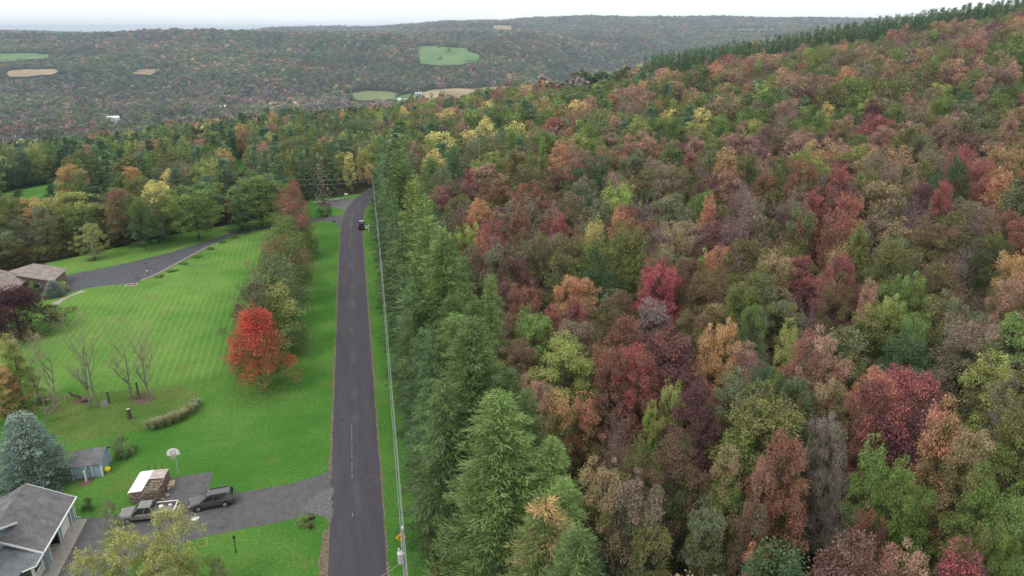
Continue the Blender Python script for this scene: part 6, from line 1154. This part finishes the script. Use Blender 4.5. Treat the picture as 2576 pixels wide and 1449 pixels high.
def pickup(label, loc, rz, paint, load):
    t_ = thing('pickup_truck', label, 'pickup truck', loc, rz, None); W_ = .96
    b_ = loft([(-.75, ring(W_, .45, 1.12)), (1.2, ring(W_, .45, 1.12)), (2.3, ring(.94, .45, 1.06)), (2.72, ring(.88, .5, 1.0)), (2.84, ring(.8, .55, .9))]); b_.build('body', paint, t_, bevel=.02)
    bed = MB(); bed.box((-1.85, 0, .80), (2.2, 1.8, .06))
    for s in (-1, 1): bed.box((-1.85, s*.92, .83), (2.2, .09, .72))
    bed.box((-.80, 0, .85), (.08, 1.76, .7)); bo = bed.build('bed', paint, t_, bevel=.015); MB().box((-2.94, 0, .85), (.08, 1.84, .66)).build('tailgate', paint, bo, bevel=.02)
    rl = MB()
    if load:
        for s in (-1, 1): rl.box((-1.85, s*.92, 1.215), (2.2, .10, .05))
        rl.box((-2.94, 0, 1.205), (.10, 1.7, .05)); rl.build('bed_rail', M['white'], bo)
    car_glass(t_, -.68, 1.42, -.52, .74, 1.12, 1.72, .86, .70, paint, (0, .42, 1))
    for s in (-1, 1):
        MB().box((1.12, s*1.08, 1.2), (.16, .22, .22)).build('mirror', M['black'], t_); MB().box((2.74, s*.66, .84), (.14, .34, .2)).build('headlight', M['clearlamp'], t_); MB().box((-2.93, s*.86, .92), (.13, .13, .42)).build('taillight', M['redlamp'], t_)
        for x in (1.85, -1.75): wheel(t_, x, s*.84, .39, s, .28)
    bp = MB().box((-3.02, 0, .52), (.14, 1.8, .2)); bp.build('bumper', M['galv'] if load else M['black'], t_, bevel=.02)
    MB().box((-3.10, 0, .56), (.012, .32, .14)).build('licence_plate', M['yellowsign'], t_)
    return t_
pickup('silver-grey pickup with white bed rails parked behind the birch leaves', (-22.2, 14.0, 0.012), math.pi-math.radians(2), M['pickpaint'], True)
for i, (x, y, s) in enumerate(((-20.9, 14.3, .5), (-20.3, 13.6, .4), (-20.0, 14.5, .35))): tag(MB().box((0, 0, s*.3), (s, s*.8, s*.6), taper=.9).build('storage_box', M['white'], None, (x, y, .85), .2*i, bevel=.03), ['large white box in the pickup bed', 'medium white box in the pickup bed nearer the tailgate', 'small white box in the far corner of the pickup bed'][i], 'box')
pickup('black pickup standing at the right road edge beside the white sign', (2.85, 136.6, 0.018), math.pi/2, M['blackpaint'], False)
pl = MB().lathe([(.05, .03), (.32, .02), (.42, .09), (.40, .09), (.30, .045), (.05, .05)], n=20); po = pl.build('plastic_saucer', M['white'], None, (-17.2, 12.6, .014), .3); po.scale = (1.1, .75, 1); tag(po, 'white oval plastic saucer lying on the driveway', 'saucer')
# ------------------------------------------------------------------ yard furniture
bh = thing('basketball_hoop', 'white fan shaped basketball backboard on a grey pole by the pad', 'basketball hoop', (-20.9, 22.4, 0))
MB().tube([(0, 0, -.2), (0, 0, 2.6), (-.05, -.35, 3.3)], .055, 8).build('pole', M['galv'], bh)
fan = [(-.68, 2.85)]+[(.72*math.cos(a)*-1, 3.15+.62*math.sin(a)) for a in np.linspace(0, math.pi, 12)]+[(.68, 2.85)]
bb = MB().prism(fan, -.62, -.57, 'y').build('backboard', M['white'], bh); sq = MB()
for s_, c_, d_ in ((0, (0, -.625, 3.05), (.56, .012, .05)), (0, (0, -.625, 3.42), (.56, .012, .05)), (0, (-.26, -.625, 3.23), (.05, .012, .34)), (0, (.26, -.625, 3.23), (.05, .012, .34))): sq.box(c_, d_)
sq.build('target_square', M['black'], bb); rm = MB(); rm.tube([(.23*math.cos(a), -.88+.23*math.sin(a), 2.98) for a in np.linspace(0, 6.283, 17)], .015, 5); rm.build('rim', M['redmetal'], bh)
nt_ = MB()
for k in range(10):
    a = 2*math.pi*k/10; nt_.tube([(.23*math.cos(a), -.88+.23*math.sin(a), 2.97), (.15*math.cos(a+.3), -.88+.15*math.sin(a+.3), 2.7), (.13*math.cos(a), -.88+.13*math.sin(a), 2.52)], .012, 3)
    nt_.tube([(.23*math.cos(a), -.88+.23*math.sin(a), 2.97), (.15*math.cos(a-.3), -.88+.15*math.sin(a-.3), 2.7)], .012, 3)
nt_.build('net', M['net'], bh); MB().tube([(0, -.2, 3.1), (0, -.57, 3.2)], .04, 6).build('bracket', M['galv'], bh)
def lamp_post(label, x, y, H, white=False):
    o = thing('lamp_post', label, 'lamp post', (x, y, 0), 0, 'black yard lamp posts'); MB().lathe([(.09, 0), (.09, .12), (.045, .2), (.045, H-.35)], n=10).build('post', M['black'], o)
    MB().lathe([(.06, H-.35), (.12, H-.28), (.13, H-.08), (.15, H-.06), (.03, H+.05)], n=8).build('lantern', M['black'], o)
    if white: MB().box((0, -.07, 1.15), (.5, .03, .2)).build('name_board', M['white'], o)
lamp_post('black lamp post on the lawn below the near driveway', -12.1, 6.1, 2.0); lamp_post('black lamp post with a white board beside the far driveway', -43.6, 104.2, 3.0, True)
def mailbox(label, x, y, rz):
    o = thing('mailbox', label, 'mailbox', (x, y, 0), rz, None); MB().box((0, 0, .5), (.1, .1, 1.0)).build('post', M['pole'], o)
    pf = [(-.13, 1.02), (.13, 1.02), (.13, 1.2)]+[(.13*math.cos(a), 1.2+.13*math.sin(a)) for a in np.linspace(.3, 2.84, 6)]+[(-.13, 1.2)]
    MB().prism(pf, -.3, .3, 'x').build('box', M['black'], o); MB().box((0, 0, .99), (.5, .2, .04)).build('shelf', M['pole'], o); MB().box((.1, -.145, 1.25), (.05, .012, .2)).build('flag', M['redmetal'], o)
mailbox('black mailbox above a leafy clump where the near driveway meets the road', -4.6, 8.6, .3); mailbox('black mailbox at the corner of the far driveway', -4.5, 140.6, .2)
ns = thing('number_sign', 'small green sign on a thin post beside the far mailbox', 'sign', (-5.3, 140.9, 0)); MB().tube([(0, 0, 0), (0, 0, 1.6)], .03, 6).build('post', M['galv'], ns); MB().box((0, -.03, 1.4), (.18, .02, .5)).build('plate', M['greensign'], ns)
ss = thing('sign_post', 'white yard arm post with a hanging white panel beside the black pickup', 'sign', (4.65, 131.1, 0)); MB().box((0, 0, 1.0), (.11, .11, 2.0)).build('post', M['white'], ss); MB().box((-.35, 0, 1.75), (1.35, .09, .09)).build('arm', M['white'], ss)
pn = MB().box((-.55, 0, 1.32), (.85, .04, .62)).build('panel', M['white'], ss); MB().box((-.38, -.025, 1.34), (.22, .012, .3)).build('print', M['siding'], pn); pr_ = MB(); [pr_.box((-.72, -.025, 1.45-k*.09), (.36, .012, .035)) for k in range(3)]; pr_.build('lettering', M['siding'], pn)
cs = thing('curve_sign', 'yellow diamond warning sign with a black right curve arrow', 'road sign', (4.42, 2.4, 0)); MB().tube([(0, 0.03, -.3), (0, .03, 2.3)], .03, 6).build('post', M['galv'], cs)
k_ = .54; sg = MB().prism([(0, 2.0-k_), (k_, 2.0), (0, 2.0+k_), (-k_, 2.0)], -.02, 0, 'y').build('plate', M['yellowsign'], cs)
arc = [(-.16, 1.68)]+[(-.16+.26*(1-math.cos(a)), 1.86+.26*math.sin(a)) for a in np.linspace(0, 1.35, 7)]; ar = MB()
for (x0, z0), (x1, z1) in zip(arc, arc[1:]):
    d = math.hypot(x1-x0, z1-z0); nx_, nz_ = -(z1-z0)/d*.045, (x1-x0)/d*.045; ar.prism([(x0-nx_, z0-nz_), (x1-nx_, z1-nz_), (x1+nx_, z1+nz_), (x0+nx_, z0+nz_)], -.03, -.021, 'y')
x1, z1 = arc[-1]; ar.prism([(x1-.02, z1-.15), (x1+.19, z1+.03), (x1-.02, z1+.15)], -.03, -.021, 'y'); ar.build('arrow', M['black'], sg)
# ------------------------------------------------------------------ power line
def upole(label, x, y, H, transformer=False, lean=0.0):
    o = thing('utility_pole', label, 'utility pole', (x, y, float(terr(x, y))), 0, 'wooden utility poles along the road'); MB().tube([(0, 0, -1), (0, lean, H)], [.14, .10], 10).build('pole', M['pole'], o)
    ins = MB().lathe([(.05, H), (.05, H+.12), (.1, H+.14), (.1, H+.2), (.06, H+.22), (.08, H+.3), (.02, H+.34)], n=10).build('insulator', M['clearlamp'], o)
    if transformer:
        tr_ = MB().lathe([(.26, 7.1), (.29, 7.2), (.29, 8.05), (.31, 8.08), (.31, 8.14), (.12, 8.2)], (-.28, -.12, 0), 18).build('transformer', M['galv'], o); MB().lathe([(.05, 8.15), (.08, 8.25), (.05, 8.35), (.08, 8.45), (.03, 8.5)], (-.42, .05, 0), 10).build('bushing', M['clearlamp'], tr_)
        MB().box((-.1, -.05, 7.6), (.2, .2, .5)).build('bracket', M['galv'], o)
    return o
upole('near wooden pole with a grey transformer drum beside the verge', 4.35, -7.4, 10.4, True); upole('middle wooden pole between spruces along the verge', 6.0, 78, 9.8); upole('far wooden pole where the road bends away', 7.0, 158, 10.2)
for (dx, dy, lab) in ((1206, 352, 'distant pole standing out of the wood beyond the conifer row'), (1236, 396, 'second distant pole closer than its neighbour in the wood')):
    h = HIT(dx, dy, 17, 60); upole(lab, h[0], h[1], 17)
def cable(label, pts, r, sag, group='cables strung along the verge'):
    P = []
    for a, b in zip(pts, pts[1:]):
        a, b = Vector(a), Vector(b)
        for k in range(14): t = k/14; q = a.lerp(b, t); q.z -= 4*sag*t*(1-t); P.append(q)
    P.append(Vector(pts[-1])); tag(MB().tube(P, r, 6).build('power_cable', M['cable']), label, 'cable', group)
cable('top thin power cable along the verge', [(3.0, -70, 10.5), (4.35, -7.4, 10.7), (6.0, 78, 10.05), (7.0, 158, 10.4)], .016, .5); cable('thick pale bundle of cables under the top wire', [(3.1, -70, 8.6), (4.48, -7.4, 8.9), (6.1, 78, 8.5), (7.1, 158, 8.8)], .026, .45); cable('second pale cable just left of the thick bundle', [(2.9, -70, 9.2), (4.2, -7.4, 9.5), (5.85, 78, 9.1), (6.9, 158, 9.3)], .02, .5)
cable('service cable crossing from the far pole to the left', [(7.0, 158, 8.6), (-22, 165, 7.5)], .025, .7); cable('higher service cable crossing from the far pole to the left', [(7.0, 158, 9.8), (-22, 166, 9.0)], .025, .7); cable('service cable from the transformer across the near road edge', [(4.1, -7.4, 7.0), (-26, -26, 5.5)], .018, .5)
# ------------------------------------------------------------------ rough yard: stumps, log, brush, ornamental grass
def stump(label, x, y, H, r):
    o = thing('tree_stump', label, 'stump', (x, y, 0), 0, 'cut stumps in the rough yard'); MB().lathe([(r*1.5, -.1), (r*1.15, .15), (r, .5), (r*.95, H)], n=12).build('trunk', M['bark'], o); MB().lathe([(r*.93, H), (r*.93, H+.015)], n=12).build('cut_face', M['cutwood'], o)
stump('thick knee high stump nearest the ornamental grass', -30.2, 37.7, 1.5, .26); stump('thin tall stump beside the pale wood chips', -34.3, 43.1, 1.9, .12); stump('thin tall stump between two leafless trees', -31.0, 45.2, 2.0, .13)
lo = thing('fallen_log', 'leaning broken trunk lying in the rough grass', 'log', (-40.0, 45.2, 0), .3); MB().tube([(0, 0, 1.3), (.3, .2, .7), (1.3, -.2, .25), (2.2, -.6, .15)], [.16, .17, .2, .22], 9).build('trunk', M['bark'], lo)
lc = thing('log_round', 'dark reddish cut log round beside the leaning trunk', 'log', (-37.7, 44.5, 0), .2); MB().tube([(-.5, 0, .38), (.5, 0, .38)], [.4, .37], 14).build('bark', M['planks'], lc); MB().tube([(.5, 0, .38), (.515, 0, .38)], .33, 14).build('cut_face', M['cutwood'], lc)
bp_ = MB()
for k in range(70):
    a = random.uniform(0, 6.28); r_ = random.uniform(0, 1.2); p = Vector((math.cos(a)*r_, math.sin(a)*r_, random.uniform(.05, .5))); q = p+Vector((random.uniform(-.9, .9), random.uniform(-.9, .9), random.uniform(-.2, .25))); q.z = max(q.z, .03); bp_.tube([p, q], .02, 3)
tag(bp_.build('brush_heap', M['planks'], None, (-30.4, 43.9, 0)), 'heap of brown cut brush around the slender trees', 'brush heap'); b2 = bpy.data.objects['brush_heap'].copy(); COL.objects.link(b2); b2.location = (-43.5, 45.5, 0); b2.scale = (1.5, 1.3, 1.6); b2['label'] = 'larger brush heap at the left beside the ragged tree'
rg2 = np.random.default_rng(9); nb = 900; a = rg2.uniform(0, 6.28, nb); r_ = rg2.uniform(0, .35, nb); c = np.stack([r_*np.cos(a), r_*np.sin(a), np.zeros(nb)], 1); lean_ = rg2.uniform(.1, .65, nb); d = np.stack([np.cos(a)*lean_, np.sin(a)*lean_, np.ones(nb)], 1); cr_ = pack(c, d, np.stack([np.cos(a), np.sin(a), .3*np.ones(nb)], 1), rg2.uniform(.8, 1.35, nb), np.full(nb, .05), rg2.uniform(0, 1, nb), rg2.uniform(0, 1, nb), rg2, -.1)
gm = fast_mesh('blades', cr_['v'], cr_['q'], dict(hgt=cr_['hgt'], rnd=cr_['rnd'], clump=cr_['clump']), [M['leaf']])
for i, (dx, dy, s) in enumerate(((385, 1079, 1.1), (405, 1073, 1.1), (425, 1067, 1.1), (445, 1060, 1.15), (463, 1050, 1.0), (485, 1036, 1.05), (494, 1022, .9))):
    x, y = G(dx, dy); o = thing('ornamental_grass', ['end tuft of the ornamental grass, nearest the driveway', 'second tuft of the ornamental grass bed', 'third tuft of the ornamental grass bed', 'fourth and tallest tuft of the grass bed', 'fifth tuft of the grass bed beside a gap', 'sixth tuft of the grass bed past the gap', 'last small tuft of the ornamental grass bed'][i], 'grass tuft', (x, y, 0), i*1.3, 'tufts of ornamental grass'); q = link('blades', gm, o, scale=(s*1.25, s*1.25, s)); q['leaf_a'] = colr('bladegreen'); q['leaf_b'] = colr('bladetan')
# ------------------------------------------------------------------ the brick house
bh_ = thing('brick_house', 'brown brick house with a pinkish tan shingle roof at the left edge', 'house', (-66, 95, 0))
MB().box((-7.5, -2.2, 1.3), (17, 13.6, 2.6)).build('wall', M['brick'], bh_); w = MB().prism([(-4.6, 0), (6.2, 0), (6.2, 2.3), (.4, 3.75), (-4.6, 2.3)], 2.4, 9.5, 'y'); w.build('wing_wall', M['brick'], bh_)
r = MB(); r.slab([(-16.5, -9.6, 2.6), (1.6, -9.6, 2.6), (-3.2, 1.0, 6.0), (-12.0, 1.0, 6.0)], .15); r.slab([(1.6, -9.6, 2.6), (1.6, 5.2, 2.6), (-3.2, 1.0, 6.0)], .15); r.slab([(-16.5, 5.2, 2.6), (-12, 1.0, 6.0), (-3.2, 1.0, 6.0), (1.6, 5.2, 2.6)], .15); r.slab([(-16.5, -9.6, 2.6), (-12, 1, 6), (-16.5, 5.2, 2.6)], .15)
r.build('roof', M['rooftan'], bh_); r = MB(); r.slab([(.4, 1.9, 4.0), (6.7, 1.9, 2.42), (6.7, 10, 2.42), (.4, 10, 4.0)], .12); r.slab([(.4, 1.9, 4.0), (.4, 10, 4.0), (-5.1, 10, 2.5), (-5.1, 1.9, 2.5)], .12); wr = r.build('wing_roof', M['rooftan'], bh_)
f = MB(); f.slab([(.4, 1.86, 3.97), (6.7, 1.86, 2.39), (6.7, 1.95, 2.39), (.4, 1.95, 3.97)], .18); f.build('fascia', M['board'], wr)
wn = MB().box((3.2, 2.37, 1.4), (1.3, .08, 1.1)).build('window', M['white'], bh_); MB().box((3.2, 2.32, 1.4), (1.1, .04, .9)).build('pane', M['glass'], wn)
sb = thing('sandbox', 'small pale timber frame lying on the lawn edge by the far driveway', 'sandbox', (*G(331, 718), 0), .1); s_ = MB()
for c_, d_ in (((0, -.7, .1), (2.2, .14, .2)), ((0, .7, .1), (2.2, .14, .2)), ((-1.03, 0, .1), (.14, 1.26, .2)), ((1.03, 0, .1), (.14, 1.26, .2))): s_.box(c_, d_)
s_.build('frame', M['board'], sb); MB().box((0, 0, .04), (1.9, 1.2, .06)).build('sand', M['dirt'], sb)
kb = MB(); pts = [Vector(G(*p)) for p in ((358, 706), (394, 692), (427, 674), (462, 655), (522, 622))]
for a, b in zip(pts, pts[1:]): d = b-a; kb.box((*(a.lerp(b, .5)), .12), (d.length, .2, .26), math.atan2(d.y, d.x))
tag(kb.build('timber_edging', M['board']), 'low timber edging between the far driveway and the lawn', 'edging')
for i, (dx, dy) in enumerate(((400, 697), (430, 683), (462, 664), (495, 646), (530, 627), (560, 610), (590, 597))): leafy('border_plant', ['first', 'second', 'third', 'fourth', 'fifth', 'sixth', 'seventh'][i]+' low green plant of the border along the timber edging', 'plant', *G(dx, dy), .4, 2.9, 'green', 'brightgreen', 'low plants along the timber edging', dim=.75)
# ------------------------------------------------------------------ turnout: boulder wall and pillar
for k in range(15):
    f_ = k/14; x, y = -2.4-8.5*f_, 173.0-3.9*f_+random.uniform(-.2, .2); bm = MB().ball((0, 0, .3), (random.uniform(.4, .62), random.uniform(.35, .5), random.uniform(.35, .55)), 9, 6); bm.v = [tuple(c*(1+random.uniform(-.13, .13)) for c in v) for v in bm.v]
    tag(bm.build('boulder', M['stone'], None, (x, y, 0), random.uniform(0, 3)), 'pale grey boulder in the low wall behind the gravel turnout', 'boulder', 'boulders of the wall at the turnout')
pi_ = thing('gate_pillar', 'square pale stone pillar with a flat cap at the end of the boulder wall', 'pillar', (-1.3, 174.3, 0)); MB().box((0, 0, .75), (.75, .75, 1.5)).build('shaft', M['stone'], pi_, bevel=.03); MB().box((0, 0, 1.58), (1.0, 1.0, .16)).build('cap', M['white'], pi_)
yl = thing('toy_tractor', 'small yellow machine parked against the boulder wall', 'machine', (-8.3, 168.6, 0), .2); MB().box((0, 0, .45), (1.2, .7, .4), taper=.85).build('body', M['yellow'], yl, bevel=.05)
for x in (-.4, .4): MB().tube([(x, -.4, .25), (x, .4, .25)], .25, 12).build('wheel', M['rubber'], yl)
# ------------------------------------------------------------------ far roofs, barns and silos
def far_house(label, h, L_, W_, H_, rz, roof, wall, chimney=False, zoff=0.0):
    o = thing('house', label, 'house', (h[0], h[1], float(terr(h[0], h[1]))+zoff), rz); MB().prism([(-W_/2, -1), (W_/2, -1), (W_/2, H_), (0, H_+W_*.3), (-W_/2, H_)], -L_/2, L_/2, 'x').build('wall', wall, o)
    r = MB(); e = .4; r.slab([(-L_/2-e, 0, H_+W_*.3+.2), (L_/2+e, 0, H_+W_*.3+.2), (L_/2+e, W_/2+e, H_-.05), (-L_/2-e, W_/2+e, H_-.05)], .2); r.slab([(-L_/2-e, 0, H_+W_*.3+.2), (-L_/2-e, -W_/2-e, H_-.05), (L_/2+e, -W_/2-e, H_-.05), (L_/2+e, 0, H_+W_*.3+.2)], .2); ro = r.build('roof', roof, o)
    if chimney: MB().box((L_*.2, .3, H_+W_*.3+.5), (.9, .9, 1.8)).build('chimney', M['brick'], ro)
    return o
far_house('house roof with a brick chimney half hidden in trees at the far left', HIT(240, 487, 5.5, 60), 9, 8, 3.4, .5, M['rooflight'], M['board'], True); far_house('red-brown roof showing among the evergreens on the left', HIT(492, 354, 6, 60), 10, 8, 4, .3, M['redroof'], M['brick'], True)
for dx, dy, L_, lab in ((735, 258, 14, 'pale farmhouse on the valley floor below the far hill'), (560, 268, 10, 'tiny white house among trees on the valley floor'), (690, 262, 12, 'low white house beside the valley trees'), (280, 296, 24, 'long white roof on the valley floor at the left')):
    h = HIT(dx, dy, 9, 700); far_house(lab, h, L_, 9, 9, .2, M['white'], M['white'])
h = HIT(1021, 249, 6, 700); bo_ = far_house('long low white barn beside the silos', h, 34, 12, 4, YAW+.05, M['white'], M['white'])
for i, dx in enumerate((1047.5, 1054, 1060.5)):
    h = HIT(dx, 249, 6, 700); o = thing('silo', ['left silo of the three beside the white barn', 'middle silo of the three beside the white barn', 'right silo of the three beside the white barn'][i], 'silo', (h[0], h[1], float(terr(h[0], h[1]))), 0, 'three silos in the valley'); k_ = 1.0
    MB().lathe([(2.7, -1), (2.7, 17)], n=20).build('wall', M['silo'], o); MB().lathe([(2.75, 17), (2.6, 18.2), (1.9, 19.4), (.8, 20.0), (.1, 20.1)], n=20).build('dome', M['white'], o)
for dx, dy, lab in ((1107, 152, 'lone dark tree low in the hill field'), (1128, 131, 'small dark tree in the middle of the hill field'), (1105, 122, 'small tree at the top edge of the hill field')):
    h = HIT(dx, dy, 0, 900); p = PROTO[('far', 3)][0]; o = thing('broadleaf_tree', lab, 'tree', (h[0], h[1], float(terr(h[0], h[1]))), 0, 'trees standing in the hill field'); c = link('crown', p['crown'], o, scale=(1, 1, 1.0)); c['leaf_a'] = colr('dkgreen'); c['leaf_b'] = colr('olive'); link('trunk', p['trunk'], o)
# ------------------------------------------------------------------ fallen leaves under the maples and along the road
FL = []
for k in range(2600):
    s = R4.random()
    if s < .45: x, y = -13.4+R4.gauss(1.5, 3.0), R4.uniform(38, 134)
    elif s < .62: x, y = R4.gauss(-7.5, 1.6), R4.uniform(100, 126)
    elif s < .8: x, y = -13+R4.gauss(0, 2.4), 43+R4.gauss(0, 2.4)
    else: x, y = R4.choice((-3.05, 3.05))+R4.gauss(0, .12), R4.uniform(-30, 150)
    if abs(x) > 2.7: FL.append((x, y))
FL = np.array(FL); n_ = len(FL); c = np.stack([FL[:, 0], FL[:, 1], np.full(n_, .03)], 1); d = np.stack([rg2.normal(size=n_), rg2.normal(size=n_), rg2.uniform(-.1, .25, n_)], 1); q = pack(c, d, np.tile((0, 0, 1.0), (n_, 1)), rg2.uniform(.10, .2, n_), rg2.uniform(.07, .12, n_), rg2.uniform(0, 1, n_), rg2.uniform(0, 1, n_), rg2, .05)
lm = fast_mesh('fallen_leaves', q['v'], q['q'], dict(hgt=q['hgt'], rnd=q['rnd'], clump=q['clump']), [M['leaf']]); o = link('fallen_leaves', lm); o['leaf_a'] = colr('tan'); o['leaf_b'] = colr('orange'); tag(o, 'scattered orange and tan leaves on the grass', kind='stuff')
